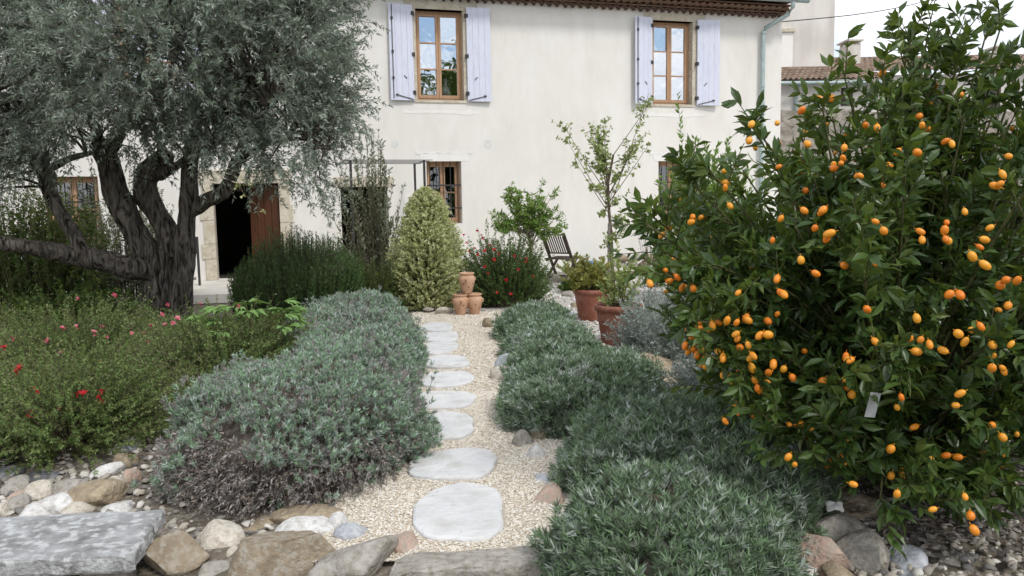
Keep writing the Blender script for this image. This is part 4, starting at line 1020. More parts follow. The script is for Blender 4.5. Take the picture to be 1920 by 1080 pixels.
lavender(.66, 5.95, .44, .64, .35, 'right lavender bush left of the long beige boulder', MR, 2300, 20, .046, .0085, 14.0, .14)
lavender(.40, 6.75, .46, .70, .37, 'right lavender bush beside the white pointed stone', MR, 2300, 19, .048, .009, 15.0, .14)
lavender(.36, 7.75, .44, .72, .33, 'right lavender bush left of the front pot', MR, 2300, 17, .050, .010, 19.0, .13)
lavender(.26, 8.95, .43, .85, .33, 'farthest right lavender bush, next to the red flowered salvia', MR, 2600, 16, .052, .011, 16.0, .13)

def flower_mesh(mat, size=.022):
    b = Bag(); n = 6
    a = np.arange(n) * 2 * PI / n + rng.uniform(0, .5, n)
    d = np.stack([np.cos(a), np.sin(a), rng.uniform(-.1, .7, n)], -1)
    V, F = leaves(np.zeros((n, 3)), d, np.tile(UP, (n, 1)) + rvec(n) * .4, size * rng.uniform(.7, 1.2, n), size * .8); b.add(V, F, np.repeat(rng.uniform(0, 1, n), 2))
    b.tube([(0, 0, -.02), (0, 0, .004)], [.002, .005], 5)
    m = b.mesh('flower'); m.materials.append(mat); return m
def bush(name, label, cat, x, y, rx, ry, h, nst, nl, L, W, lmat, smat, along=.45, base=.35, upright=.35, t0=.3, fill=.5, r0=.004, r1=.0012, tv=T2V, tf=T2F, lump=.12, seed=0.0, upn=.6, zmin=.1, group=None, droop=0.0, pw=.75, wisp=.06):
    """many arching stems from a rootstock, leaves along each"""
    t = thing(name, label, cat, (x, y, -.01), 0, group)
    T_, _ = dome_surface(nst, rx, ry, h, pw, zmin)
    T_ *= (1 + lump * pn(T_, 3.5 / max(h, .5), seed) + lump * .6 * pn(T_, 9 / max(h, .5), seed + 3))[:, None]
    T_ *= (fill + (1 - fill) * rng.uniform(0, 1, nst) ** .5)[:, None]
    T_ *= np.where(rng.uniform(0, 1, nst) < wisp, rng.uniform(1.05, 1.28, nst), 1)[:, None]
    T_ += rng.normal(0, .03 * h, T_.shape); T_[:, 2] = np.maximum(T_[:, 2], .05)
    B_ = T_ * np.array([base, base, 0]) + np.stack([rng.normal(0, rx * .08, nst), rng.normal(0, ry * .08, nst), np.zeros(nst)], -1)
    C_ = B_ * (1 - upright) * 1.0 + T_ * upright; C_[:, 2] = T_[:, 2] * rng.uniform(.55, .85 + droop, nst)
    stems_part(B_, C_, T_, r0, r1, smat, t, 'stems', 4)
    P, d, N, Ls, Ws, tt = stem_leaves(B_, C_, T_, nl, t0, L, W, along, upn, tv, tf)
    r = leaf_rnd(nst, nl) + .15 * pn(P, 3.0, seed)
    foliage(P, d, N, Ls, Ws, r, lmat, t, 'foliage', tv, tf)
    return t, B_, C_, T_
def put_flowers(t, pts, meshes, name='flower', s=(.8, 1.25)):
    for q in pts:
        o = obj(name, meshes[int(rng.integers(len(meshes)))], None, t)
        o.location = [float(v) for v in q]; o.rotation_euler = (rng.normal(0, .5), rng.normal(0, .5), rng.uniform(0, 6)); k = rng.uniform(*s); o.scale = (k, k, k)
redf = [flower_mesh(M['petal_red']) for _ in range(3)]; pinkf = [flower_mesh(M['petal_pink']) for _ in range(3)]; yelf = [flower_mesh(M['petal_yellow'], .02) for _ in range(2)]

# ------------------------------------------------------------------ the left border: salvias, peony, low shrubs
sal = []
for (x, y, rx, ry, h, lab, sd_, nst) in [(-2.98, 5.15, .98, 1.0, .66, 'red flowered salvia bush at the left front, above the heaped stones', 1.0, 1500), (-2.55, 6.75, .85, .80, .66, 'brownish green salvia bush with pink flowers in front of the olive trunk', 2.0, 1300),
                                   (-3.95, 7.0, 1.0, .95, .72, 'loose salvia bush with pink flowers at the left picture edge', 3.0, 1300), (-4.1, 5.0, .85, .95, .66, 'salvia bush cut by the left picture edge', 4.0, 1000)]:
    t, B_, C_, T_ = bush('salvia_bush', lab, 'salvia', x, y, rx, ry, h, nst, 46, .021, .012, M['salvia_leaf'], M['twig'], .35, .4, .45, .25, .55, .0028, .0009, seed=sd_, lump=.16, zmin=.05, wisp=.16, tv=T1V, tf=T1F, group='salvias in the left border')
    sal.append((t, np.array([x, y, -.01])))
def flowers_at(pix, t, meshes, Y):
    put_flowers(t, [D(px, py, Y) - np.array(t.location) for px, py in pix], meshes, 'flower', (.9, 1.35))
flowers_at([(145, 560), (118, 615), (144, 612), (190, 612), (176, 622), (200, 632), (115, 640), (88, 638), (178, 628), (116, 660), (25, 635), (88, 640), (215, 554)], sal[2][0], pinkf, 6.4)
flowers_at([(248, 625), (283, 610), (310, 608), (325, 607), (334, 597), (270, 625), (278, 640), (188, 677), (302, 590), (376, 570), (447, 574), (315, 572)], sal[1][0], pinkf, 6.2)
flowers_at([(68, 732), (62, 728), (145, 738), (155, 737), (190, 752), (185, 745), (190, 732), (57, 780), (60, 772), (110, 765)], sal[0][0], redf, 4.75)
flowers_at([(30, 696), (36, 690), (8, 650), (38, 686)], sal[3][0], redf, 4.9)
# peony with big divided leaves
p = G(468, 712)
pe = thing('peony', 'fresh green peony with broad divided leaves beside the lavender', 'peony', (p[0], p[1] + .1, 0))
pm = Bag().add(T8V * np.array([.34, 1, 1]), T8F).mesh('leaf', True); pm.materials.append(M['peony_leaf'])
n = 26; a = rng.uniform(0, 2 * PI, n); el = rng.uniform(.35, 1.0, n)
tips = np.stack([.34 * np.cos(a) * np.cos(el * .9), .30 * np.sin(a) * np.cos(el * .9), .24 + .42 * np.sin(el) * rng.uniform(.7, 1.1, n)], -1)
B_ = tips * np.array([.12, .12, 0]); C_ = tips * np.array([.35, .35, .9])
tips *= 1.2; B_ *= 1.2; C_ *= 1.2
stems_part(B_, C_, tips, .006, .003, M['green_twig'], pe, 'stems', 5, 4)
for i in range(n):
    out_ = nrm(tips[i] - C_[i])
    for j in range(9):
        ang = (j % 3 - 1) * .75; grp = j // 3 - 1
        h_ = math.atan2(out_[1], out_[0]) + grp * .75 + ang * .6
        d = np.array([math.cos(h_), math.sin(h_), rng.uniform(-.35, .25)])
        st = tips[i] + np.array([math.cos(math.atan2(out_[1], out_[0]) + grp * .8), math.sin(math.atan2(out_[1], out_[0]) + grp * .8), 0]) * .055 * (1 if grp or True else 0)
        X, Dd, Nn = frames(d[None], (UP + rvec(1)[0] * .35)[None]); L = rng.uniform(.09, .15)
        o = obj('leaf', pm, None, pe); o.matrix_local = Matrix(((X[0][0] * L, Dd[0][0] * L, Nn[0][0] * L, st[0]), (X[0][1] * L, Dd[0][1] * L, Nn[0][1] * L, st[1]), (X[0][2] * L, Dd[0][2] * L, Nn[0][2] * L, st[2]), (0, 0, 0, 1)))
put_flowers(pe, [D(447, 574, 7.5) - np.array(pe.location)], redf)
bush('low_shrub', 'dark green leafy shrub below the horizontal olive limb', 'shrub', -4.75, 8.4, 1.0, .7, .72, 420, 42, .04, .022, M['bush_leaf'], M['green_twig'], .4, .5, .4, .3, .5, seed=6)
bush('low_shrub', 'small green shrub at the foot of the olive trunk', 'shrub', -3.5, 7.9, .7, .5, .5, 320, 36, .03, .014, M['salvia_leaf'], M['green_twig'], .4, .5, .4, .2, .5, seed=7)
bush('low_shrub', 'dark ground cover between the olive and the rosemary', 'shrub', -2.95, 8.7, .65, .5, .36, 320, 32, .03, .015, M['bush_leaf'], M['green_twig'], .4, .6, .4, .2, .5, seed=8)
bush('tall_shrub', 'loose yellowish green shrub at the far left behind the olive limbs', 'shrub', -6.9, 11.2, 1.3, .7, 2.4, 520, 70, .055, .026, M['bush_leaf'], M['twig'], .4, .6, .4, .25, .4, .008, .002, T1V, T1F, seed=9)
bush('tall_shrub', 'leafy shrub behind the olive trunk with white wall showing through', 'shrub', -6.0, 12.4, .95, .5, 2.2, 260, 60, .05, .022, M['grey_leaf'], M['twig'], .4, .6, .4, .25, .4, .008, .002, seed=10)

# ------------------------------------------------------------------ middle distance shrubs
n = 2300
t = thing('rosemary', 'dark green upright rosemary bush in front of the open doorway', 'rosemary', (float(D(555, 560, 9.9)[0]), 9.95, 0))
a = rng.uniform(0, 2 * PI, n); rr = rng.uniform(0, 1, n) ** .5
bx = np.stack([.80 * rr * np.cos(a), .62 * rr * np.sin(a)], -1)
hgt = (1.22 * (1 - .35 * rr ** 3) * (1 + .10 * pn(np.c_[bx, bx[:, :1]], 5, 1.0)) * rng.uniform(.72, 1.04, n)) * np.where(bx[:, 0] < -.35, .86, 1)
T_ = np.c_[bx * 1.06, hgt]; low = rng.uniform(0, 1, n) < .35; T_[low, 2] *= rng.uniform(.3, .85, low.sum())
B_ = np.c_[bx * .35, np.zeros(n)]; C_ = np.c_[bx * 1.05, T_[:, 2] * .4]
stems_part(B_, C_, T_, .004, .0015, M['woody'], t, 'stems', 4)
P, d, N, Ls, Ws, _ = stem_leaves(B_, C_, T_, 52, .28, .038, .009, .55, .2)
foliage(P, d, N, Ls, Ws, leaf_rnd(n, 52), M['rosemary_leaf'], t, 'foliage', T1V, T1F)
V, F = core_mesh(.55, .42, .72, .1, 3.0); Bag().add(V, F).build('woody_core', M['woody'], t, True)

def cone_shrub(name, label, x, y, prof, n, nl, L, W, lmat, seed):
    """shrub whose outline is a stack of bulging layers"""
    t = thing(name, label, 'shrub', (x, y, 0))
    zs = np.array([q[0] for q in prof]); rs = np.array([q[1] for q in prof]); H_ = zs[-1]
    z = rng.uniform(.02, 1, n) * H_; a = rng.uniform(0, 2 * PI, n)
    r = np.interp(z, zs, rs) * (1.08 + .3 * pn(np.stack([np.cos(a) * 1.2, np.sin(a) * 1.2, z * 1.5], -1), 2.4, seed) + .06 * pn(np.stack([np.cos(a), np.sin(a), z * 2], -1), 8, seed))
    ins = rng.uniform(.72, 1.12, n)
    T_ = np.stack([r * np.cos(a) * ins, r * np.sin(a) * ins, z], -1); o_ = nrm(np.stack([np.cos(a), np.sin(a), np.full(n, .45)], -1))
    B_ = T_ - o_ * .22 - UP * .03; C_ = (B_ + T_) / 2 + rng.normal(0, .015, (n, 3)) + UP * .02
    stems_part(B_[::3], C_[::3], T_[::3], .003, .001, M['twig'], t, 'stems', 3)
    P, d, N, Ls, Ws, _ = stem_leaves(B_, C_, T_, nl, .15, L, W, .45, .7)
    foliage(P, d, N, Ls, Ws * 1.15, leaf_rnd(n, nl, .5, .5), lmat, t, 'foliage', T1V, T1F)
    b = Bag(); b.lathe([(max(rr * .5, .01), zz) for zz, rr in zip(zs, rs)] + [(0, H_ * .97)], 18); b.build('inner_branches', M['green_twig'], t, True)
    return t
cx = float(D(803, 560, 11.3)[0])
cone_shrub('variegated_shrub', 'pale yellow green variegated shrub shaped like a cone, behind the jars', cx, 11.4, [(0, .40), (.12, .46), (.35, .50), (.6, .47), (.85, .49), (1.05, .46), (1.25, .38), (1.45, .29), (1.62, .19), (1.74, .04)], 3600, 26, .034, .018, M['variegated_leaf'], 2.0)
# slender grey shrub with open habit
t, B_, C_, T_ = bush('slender_shrub', 'tall slender grey green shrub growing up through the pergola', 'shrub', float(D(705, 540, 12.3)[0]), 12.3, 0.58, .4, 2.95, 95, 60, .06, .022, M['grey_leaf'], M['twig'], .5, .45, .3, .18, .45, .009, .002, seed=11, zmin=.25, pw=.9)
bush('low_shrub', 'green shrub filling the gap between the rosemary and the variegated shrub', 'shrub', float(D(700, 560, 11.0)[0]), 11.0, .55, .45, .85, 420, 46, .03, .010, M['bush_leaf'], M['twig'], .5, .5, .4, .2, .5, seed=12)
t, B_, C_, T_ = bush('red_salvia', 'bushy green salvia covered in small red flowers right of the jars', 'salvia', float(D(945, 590, 11.5)[0]), 11.6, .76, .60, 1.12, 1100, 52, .030, .016, M['salvia_green'], M['twig'], .4, .5, .4, .2, .5, .003, .001, T1V, T1F, seed=13)
flowers_at([(903, 440), (905, 447), (875, 455), (880, 470), (926, 468), (918, 459), (909, 470), (927, 488), (925, 485), (965, 480), (987, 484), (986, 490), (909, 500), (950, 525), (947, 524), (932, 549), (958, 551), (1000, 518), (890, 465), (935, 475), (896, 478), (972, 505), (915, 512), (870, 440), (895, 433)], t, redf, 11.0)
for o in t.children:
    if o.name.startswith('flower'): o.scale = (1.5, 1.5, 1.5)

def small_tree(name, label, trunk, crown_pts, nbr, ntw, nl, L, W, lmat, bmat, r0, tw=.35, along=.4, rad=.35, up_=.5, group=None, upn=.5):
    """trunk polyline (world), crown given by centres and radii; branches grow from the trunk top to the crown"""
    trunk = np.asarray(trunk, float); t = thing(name, label, 'tree', trunk[0]); trunk = trunk - trunk[0]
    b = Bag(); b.tube(trunk, np.linspace(r0, r0 * .55, len(trunk)), 9); b.build('trunk', bmat, t, True)
    base = np.array(t.location)
    Bs, Cs, Ts = [], [], []
    for (c, r) in crown_pts:
        c = np.array(c, float) - base; r = np.array(r, float)
        k = max(2, int(nbr * np.prod(r) ** .5))
        q = c + rvec(k) * r * rng.uniform(.35, 1, (k, 1)) ** .6
        Ts.append(q)
    T_ = np.concatenate(Ts); n = len(T_)
    f = rng.uniform(.55, 1, n); i = np.minimum((f * (len(trunk) - 1)).astype(int), len(trunk) - 2); fr = f * (len(trunk) - 1) - i
    B_ = trunk[i] * (1 - fr[:, None]) + trunk[i + 1] * fr[:, None]
    B_[:, 2] = np.minimum(B_[:, 2], np.maximum(T_[:, 2] - .05, trunk[-1, 2] * .5))
    C_ = B_ * .5 + T_ * .5; C_[:, 2] += rad * .3 * np.abs(T_[:, 2] - B_[:, 2]); C_[:, :2] += (T_ - B_)[:, :2] * .12
    stems_part(B_, C_, T_, r0 * .24, .0025, bmat, t, 'branches', 7, 5)
    f = rng.uniform(.35, 1, (n, ntw)); S = bez(B_, C_, T_, f).reshape(-1, 3); S_d = dbez(B_, C_, T_, f).reshape(-1, 3)
    E_ = S + (S_d * .5 + rvec(len(S)) * .8 + UP * up_) * tw * rng.uniform(.4, 1, (len(S), 1))
    Cc = (S + E_) / 2 + UP * tw * .12
    stems_part(S, Cc, E_, .0028, .001, bmat, t, 'twigs', 4)
    P, d, N, Ls, Ws, _ = stem_leaves(S, Cc, E_, nl, .1, L, W, along, upn)
    d = d - UP * .15
    foliage(P, d, N, Ls, Ws, leaf_rnd(len(S), nl), lmat, t, 'crown')
    return t
Yt = 14.0
def W_(px, py, Y): return D(px, py, Y)
def R_(px, Y): return px * Y / F_PX
small_tree('young_fruit_tree', 'small round headed young tree with fresh green leaves left of the chair', [(*W_(995, 528, Yt)[:2], 0), W_(995, 490, Yt), W_(994, 455, Yt), W_(992, 430, Yt)],
           [(W_(965, 395, Yt), (R_(44, Yt), .3, R_(46, Yt))), (W_(1015, 385, Yt), (R_(42, Yt), .3, R_(48, Yt))), (W_(1035, 420, Yt), (R_(28, Yt), .3, R_(28, Yt))), (W_(950, 365, Yt), (R_(14, Yt), .2, R_(22, Yt))), (W_(940, 420, Yt), (R_(18, Yt), .2, R_(18, Yt)))],
           60, 7, 12, .085, .026, M['fresh_leaf'], M['twig'], .035, .22, .3, .35, .1, upn=.3)
Yt = 12.6
small_tree('tall_sapling', 'tall thin staked sapling with sparse yellow green leaves in front of the wall', [(*W_(1150, 560, Yt)[:2], 0), W_(1148, 500, Yt), W_(1146, 440, Yt), W_(1142, 395, Yt), W_(1140, 345, Yt), W_(1150, 290, Yt)],
           [(W_(1095, 290, Yt), (R_(38, Yt), .2, R_(52, Yt))), (W_(1150, 300, Yt), (R_(42, Yt), .25, R_(60, Yt))), (W_(1200, 270, Yt), (R_(28, Yt), .2, R_(45, Yt))), (W_(1068, 250, Yt), (R_(16, Yt), .12, R_(24, Yt))), (W_(1213, 185, Yt), (R_(5, Yt), .08, R_(32, Yt))), (W_(1127, 235, Yt), (R_(12, Yt), .12, R_(20, Yt))), (W_(1170, 400, Yt), (R_(28, Yt), .2, R_(40, Yt))), (W_(1125, 380, Yt), (R_(20, Yt), .2, R_(30, Yt))), (W_(1150, 460, Yt), (R_(22, Yt), .2, R_(28, Yt)))],
           36, 6, 10, .062, .036, M['sapling_leaf'], M['twig'], .032, .26, .3, .3, .45)
b = Bag(); p = W_(1141, 500, 12.5); b.tube([(p[0], p[1], 0), (p[0] + .01, p[1], 1.15)], .022, 7); tag(b.build('wooden_stake', M['grey_twig']), 'pale wooden stake tied beside the tall sapling trunk', 'stake')
bush('potted_shrub', 'leafy yellow green shrub growing in the rear terracotta coloured pot', 'shrub', *pot_a[:2], .38, .3, .55, 70, 34, .05, .03, M['yellow_leaf'], M['twig'], .4, .3, .3, .25, .4, .005, .002, seed=21)[0].location.z = pot_a[2]
bush('potted_shrub', 'thin leafy shrub growing in the front terracotta coloured pot', 'shrub', *pot_b[:2], .26, .22, .72, 30, 30, .05, .028, M['sapling_leaf'], M['twig'], .4, .2, .3, .3, .4, .006, .002, seed=22)[0].location.z = pot_b[2]
p = G(1075, 548); bush('rosette_plant', 'low tuft of green strap leaves in front of the chair', 'plant', p[0], p[1], .28, .28, .22, 90, 14, .09, .014, M['bush_leaf'], M['green_twig'], .7, .3, .4, .2, .4, .002, .001, seed=23)
bush('silver_shrub', 'silvery grey leaved shrub beside the front terracotta coloured pot', 'shrub', float(D(1228, 640, 7.3)[0]), 7.35, .42, .40, .74, 620, 50, .031, .0075, M['silver_leaf'], M['grey_twig'], .5, .4, .35, .2, .5, .003, .001, T1V, T1F, seed=24, group='silver shrubs')
bush('silver_shrub', 'silvery grey shrub half hidden behind the left side of the kumquat', 'shrub', float(D(1300, 640, 6.7)[0]), 6.8, .55, .45, .82, 700, 50, .031, .0075, M['silver_leaf'], M['grey_twig'], .5, .4, .35, .2, .5, .003, .001, T1V, T1F, seed=25, group='silver shrubs')
bush('grey_green_shrub', 'small leaved grey green shrub under the left edge of the kumquat', 'shrub', 1.48, 5.3, .52, .45, .58, 600, 46, .026, .011, M['silver_leaf'], M['grey_twig'], .45, .4, .35, .2, .5, .003, .001, T1V, T1F, seed=26)
bush('laurel_bush', 'light green leafy bush against the wall left of the kumquat top', 'shrub', float(D(1335, 500, 11.5)[0]), 11.6, 0.85, .5, 2.3, 300, 60, .085, .028, M['fresh_leaf'], M['green_twig'], .55, .4, .35, .35, .5, .007, .002, seed=27)
bush('bare_shrub', 'thin nearly leafless shrub in front of the right ground floor window', 'shrub', float(D(1225, 500, 13.6)[0]), 13.6, .42, .3, 1.75, 60, 5, .03, .012, M['grey_leaf'], M['twig'], .5, .3, .3, .4, .4, .006, .0015, seed=28)
bush('hedge', 'yellow green hedge below the rough garden wall', 'hedge', 10.6, 19.0, 3.6, .9, 2.5, 500, 40, .10, .06, M['bush_leaf'], M['twig'], .4, .8, .4, .3, .5, .008, .003, seed=29)
bush('low_shrub', 'small green weed at the foot of the wall behind the chair', 'shrub', float(D(1085, 490, 15.3)[0]), 15.3, .5, .3, .42, 70, 26, .05, .03, M['sapling_leaf'], M['twig'], .4, .4, .3, .3, .4, seed=30)
t, B_, C_, T_ = bush('climber_shoot', 'arching shoot with pale yellow flowers hanging over the doorway', 'climber', float(D(455, 350, 12.5)[0]), 12.5, .25, .2, .3, 8, 10, .04, .02, M['sapling_leaf'], M['twig'], seed=31)
t.location.z = 1.75
put_flowers(t, [D(px, py, 12.4) - np.array(t.location) for px, py in ((440, 355), (453, 370), (457, 366), (470, 378), (494, 395), (496, 398), (490, 396), (468, 345))], yelf, 'flower', (1.4, 2.0))
ts = np.array([D(px, py, 12.4) - np.array(t.location) for px, py in ((440, 330), (455, 360), (475, 380), (495, 397))])
Bag().tube(ts, .005, 5).build('shoot', M['twig'], t, True)

# ------------------------------------------------------------------ the olive tree
def catmull(P, k=6):
    P = np.asarray(P, float); Q = np.vstack([2 * P[0] - P[1], P, 2 * P[-1] - P[-2]]); o = []
    for i in range(1, len(Q) - 2):
        for t in np.linspace(0, 1, k, endpoint=False):
            a, b, c, d = Q[i - 1], Q[i], Q[i + 1], Q[i + 2]
            o.append(.5 * ((2 * b) + (-a + c) * t + (2 * a - 5 * b + 4 * c - d) * t ** 2 + (-a + 3 * b - 3 * c + d) * t ** 3))
    o.append(Q[-2]); return np.array(o)
olive = thing('olive_tree', 'large old olive tree with a gnarled many limbed trunk and silver green crown', 'tree', (float(D(300, 560, 9.0)[0]), 9.0, 0))
ob = np.array(olive.location)
LIMBS = [  # (px, py, depth, width px)
 ('trunk', [(290, 660, 9.0, 110), (298, 590, 9.0, 88), (302, 530, 9.0, 72), (312, 480, 9.0, 62), (322, 452, 9.0, 50)]),
 ('trunk', [(335, 640, 8.9, 70), (338, 560, 8.9, 58), (345, 490, 8.9, 52), (348, 440, 8.9, 48)]),
 ('limb', [(300, 530, 8.95, 46), (278, 475, 8.9, 58), (245, 420, 8.85, 60), (222, 375, 8.8, 58), (205, 320, 8.75, 55), (190, 280, 8.75, 58), (184, 266, 8.75, 46)]),
 ('limb', [(330, 480, 9.0, 60), (312, 430, 9.0, 58), (288, 390, 9.0, 54), (272, 350, 9.0, 52), (282, 318, 9.0, 56), (305, 298, 9.0, 50), (316, 285, 9.0, 36)]),
 ('limb', [(345, 470, 8.9, 52), (350, 420, 8.9, 44), (354, 370, 8.9, 42), (356, 320, 8.9, 40), (360, 275, 8.9, 38), (372, 200, 8.9, 24), (395, 120, 8.9, 14)]),
 ('limb', [(352, 405, 8.9, 30), (385, 378, 8.85, 32), (420, 358, 8.8, 36), (436, 325, 8.8, 34), (446, 296, 8.8, 30), (475, 220, 8.8, 18), (520, 130, 8.8, 10)]),
 ('limb', [(290, 505, 8.95, 62), (240, 500, 8.7, 60), (180, 486, 8.5, 54), (110, 474, 8.3, 46), (50, 463, 8.1, 42), (-30, 448, 7.9, 40), (-140, 400, 7.7, 30)]),
 ('limb', [(158, 480, 8.4, 36), (138, 440, 8.4, 34), (112, 398, 8.4, 34), (92, 360, 8.4, 34), (86, 330, 8.4, 40), (78, 312, 8.4, 44), (76, 300, 8.4, 30)]),
 ('limb', [(300, 330, 8.95, 26), (335, 308, 8.7, 22), (375, 284, 8.5, 20), (410, 265, 8.3, 17), (460, 235, 8.1, 11), (520, 190, 7.9, 7)]),
 ('limb', [(90, 318, 8.4, 18), (135, 296, 8.5, 16), (175, 286, 8.6, 15), (190, 280, 8.7, 14)]),
 ('limb', [(190, 285, 8.75, 30), (170, 220, 8.7, 20), (130, 140, 8.6, 13), (90, 60, 8.5, 8)]),
 ('limb', [(200, 300, 8.75, 26), (232, 240, 8.8, 18), (260, 150, 8.8, 12), (280, 60, 8.8, 7)]),
 ('limb', [(305, 300, 9.0, 28), (300, 230, 9.1, 18), (320, 140, 9.2, 12), (340, 40, 9.2, 7)]),
 ('limb', [(82, 320, 8.4, 22), (50, 260, 8.3, 15), (10, 190, 8.2, 10), (-40, 120, 8.1, 6)]),
 ('limb', [(446, 300, 8.8, 20), (500, 270, 8.6, 13), (560, 260, 8.4, 9), (620, 280, 8.3, 5)]),
]
ends = []
for nm, L in LIMBS:
    P = np.array([D(a, b_, Y) for a, b_, Y, w_ in L]) - ob; r = np.array([w_ / 2 * Y / F_PX * .73 for a, b_, Y, w_ in L])
    Pc = catmull(P, 14); rc = np.interp(np.linspace(0, len(r) - 1, len(Pc)), np.arange(len(r)), r)
    V, F = tubes(Pc[None], rc[None], 28)
    cen = np.repeat(Pc, 28, 0); rad = V - cen
    V = cen + rad * (1 + .16 * pn(V, 6, 1.0) + .12 * pn(V * np.array([1, 1, .35]), 17, 4.0) + .08 * pn(V * np.array([1, 1, .4]), 37, 2.0))[:, None]
    b = Bag(); b.add(V, F); b.add(V[-28:], [list(range(28))])
    b.build(nm, M['olive_bark'], olive, True)
    ends += [Pc[int(len(Pc) * f)] for f in (.55, .75, .95)] if nm == 'limb' else []
ends = np.array(ends); ends = ends[ends[:, 2] > 1.7]
lobes = [((-3.75, 8.7, 3.30), (2.10, 1.75, 1.20)), ((-2.55, 8.4, 3.05), (1.15, 1.3, 1.15)), ((-5.0, 8.2, 3.0), (1.2, 1.3, 1.05)), ((-2.15, 8.2, 2.25), (.62, .7, .75)), ((-4.6, 8.6, 4.1), (1.5, 1.4, 1.1)), ((-3.0, 8.8, 4.1), (1.5, 1.3, 1.0)), ((-5.3, 8.0, 2.35), (.7, .8, .5)), ((-3.3, 7.6, 2.85), (1.2, .8, .6)), ((-5.3, 7.9, 1.95), (.6, .6, .4)), ((-2.9, 8.2, 2.3), (.6, .6, .4))]
vol = np.array([np.prod(r) ** .75 for c, r in lobes]); pick = rng.choice(len(lobes), 520, p=vol / vol.sum())
cc = np.array([lobes[i][0] for i in pick]); cr = np.array([lobes[i][1] for i in pick])
cl = cc + rvec(520) * cr * rng.uniform(.5, 1, (520, 1)) - ob
cl = cl[cl[:, 2] > 1.55]
# branches from the limb ends to the clumps
nb = len(cl); dist = np.linalg.norm(cl[:, None] - ends[None], axis=-1); B_ = ends[np.argmin(dist + rng.uniform(0, .6, dist.shape), 1)]
C_ = (B_ + cl) / 2 + UP * .15 + rvec(nb) * .1
stems_part(B_, C_, cl, .016, .004, M['olive_bark'], olive, 'branches', 6, 5)
ntw = 17
S = np.repeat(cl, ntw, 0) + rvec(nb * ntw) * rng.uniform(0, .30, (nb * ntw, 1))
cen = np.array([-3.75, 8.6, 3.0]) - ob
od = nrm(S - cen) * .75 + rvec(len(S)) * .75 + UP * rng.uniform(-.45, .55, (len(S), 1))
E_ = S + nrm(od) * rng.uniform(.16, .42, (len(S), 1))
Cc = (S + E_) / 2 + UP * .05; E_[:, 2] -= .05
stems_part(S, Cc, E_, .0035, .0012, M['grey_twig'], olive, 'twigs', 3)
nl = 31
P, d, N, Ls, Ws, _ = stem_leaves(S, Cc, E_, nl, .02, .055, .013, .5, .5, tpow=.9)
r = leaf_rnd(len(S), nl, .5, .5)
foliage(P, d, N, Ls, Ws * 1.15, r * .95, M['olive_leaf'], olive, 'crown', T1V, T1F)

# ------------------------------------------------------------------ the kumquat
KC = np.array([2.03, 3.90, 1.13]); KR = np.array([1.33, 1.06, 1.06])
kum = thing('kumquat_tree', 'kumquat bush loaded with orange fruit and glossy dark leaves', 'tree', (1.95, 3.95, 0))
kb = np.array(kum.location)
def kenv(d):
    """point on the crown outline in direction d"""
    d = nrm(d); z = d[:, 2]
    s = np.where(z > 0, 1.0, 1.0)
    p = d * KR
    hz = np.clip(p[:, 2] / KR[2], -1, 1)
    flat = np.where(hz > 0, np.clip(1 - np.abs(hz) ** 2.1, .06, 1) / np.sqrt(np.clip(1 - hz ** 2, .02, 1)), 1 - .04 * np.abs(hz) ** 2)
    p = p * np.stack([flat, flat, np.ones_like(flat)], -1)
    return p
n = 320
q = kenv(rvec(n)) * (1 + .10 * rng.normal(size=(n, 1))) * rng.uniform(.62, 1.0, (n, 1)) + KC
q = np.vstack([q, [D(px, py, Y) for px, py, Y in ((1715, 30, 3.8), (1740, 60, 3.7), (1700, 90, 3.6), (1850, 60, 3.8), (1880, 40, 3.9), (1800, 90, 3.7), (1580, 130, 3.7), (1655, 120, 3.5), (1540, 190, 3.6), (1410, 230, 3.6), (1425, 260, 3.5), (1330, 320, 3.6), (1280, 330, 3.7), (1215, 400, 3.7), (1210, 420, 3.6), (1240, 510, 3.5), (1300, 600, 3.3), (1310, 660, 3.2), (1370, 710, 3.2), (1860, 880, 3.1), (1800, 900, 3.2), (1880, 910, 3.0), (1905, 150, 3.8), (1915, 250, 3.5), (1330, 560, 3.5), (1350, 620, 3.4), (1400, 640, 3.4), (1380, 600, 3.6), (1420, 560, 3.4), (1450, 650, 3.3), (1400, 760, 3.3), (1450, 800, 3.2), (1360, 670, 3.4), (1650, 935, 3.1), (1750, 945, 3.0), (1840, 960, 3.0), (1560, 885, 3.2), (1700, 900, 3.1), (1900, 960, 3.0), (1500, 850, 3.2), (1600, 880, 3.2))]])
T_ = q - kb; n = len(T_); T_[:, 2] = np.maximum(T_[:, 2], .12)
B_ = np.stack([rng.normal(0, .05, n), rng.normal(0, .05, n), rng.uniform(0, .5, n) * np.clip(T_[:, 2] / 1.2, .2, 1)], -1)
C_ = B_ * .45 + T_ * .55; C_[:, 2] += .22 * rng.uniform(.3, 1, n)
stems_part(B_, C_, T_, .014, .0035, M['green_twig'], kum, 'branches', 8, 6)
b = Bag(); b.tube([(0, 0, 0), (.02, 0, .25), (0, .02, .5), (.03, .0, .75)], [.06, .05, .045, .03], 10); b.build('trunk', M['twig'], kum, True)
ntw = 8
f = rng.uniform(.42, 1, (n, ntw)); f[:, 0] = .97
S = bez(B_, C_, T_, f).reshape(-1, 3); Sd = dbez(B_, C_, T_, f).reshape(-1, 3)
E_ = S + nrm(Sd * .7 + rvec(len(S)) * .7 + UP * .30) * rng.uniform(.10, .26, (len(S), 1))
Cc = (S + E_) / 2 + UP * .02
stems_part(S, Cc, E_, .0035, .0018, M['green_twig'], kum, 'twigs', 3, 4)
nl = 14
P, d, N, Ls, Ws, tt = stem_leaves(S, Cc, E_, nl, .05, .073, .029, .48, .55, T8V, T8F, .28)
d = d - UP * .12
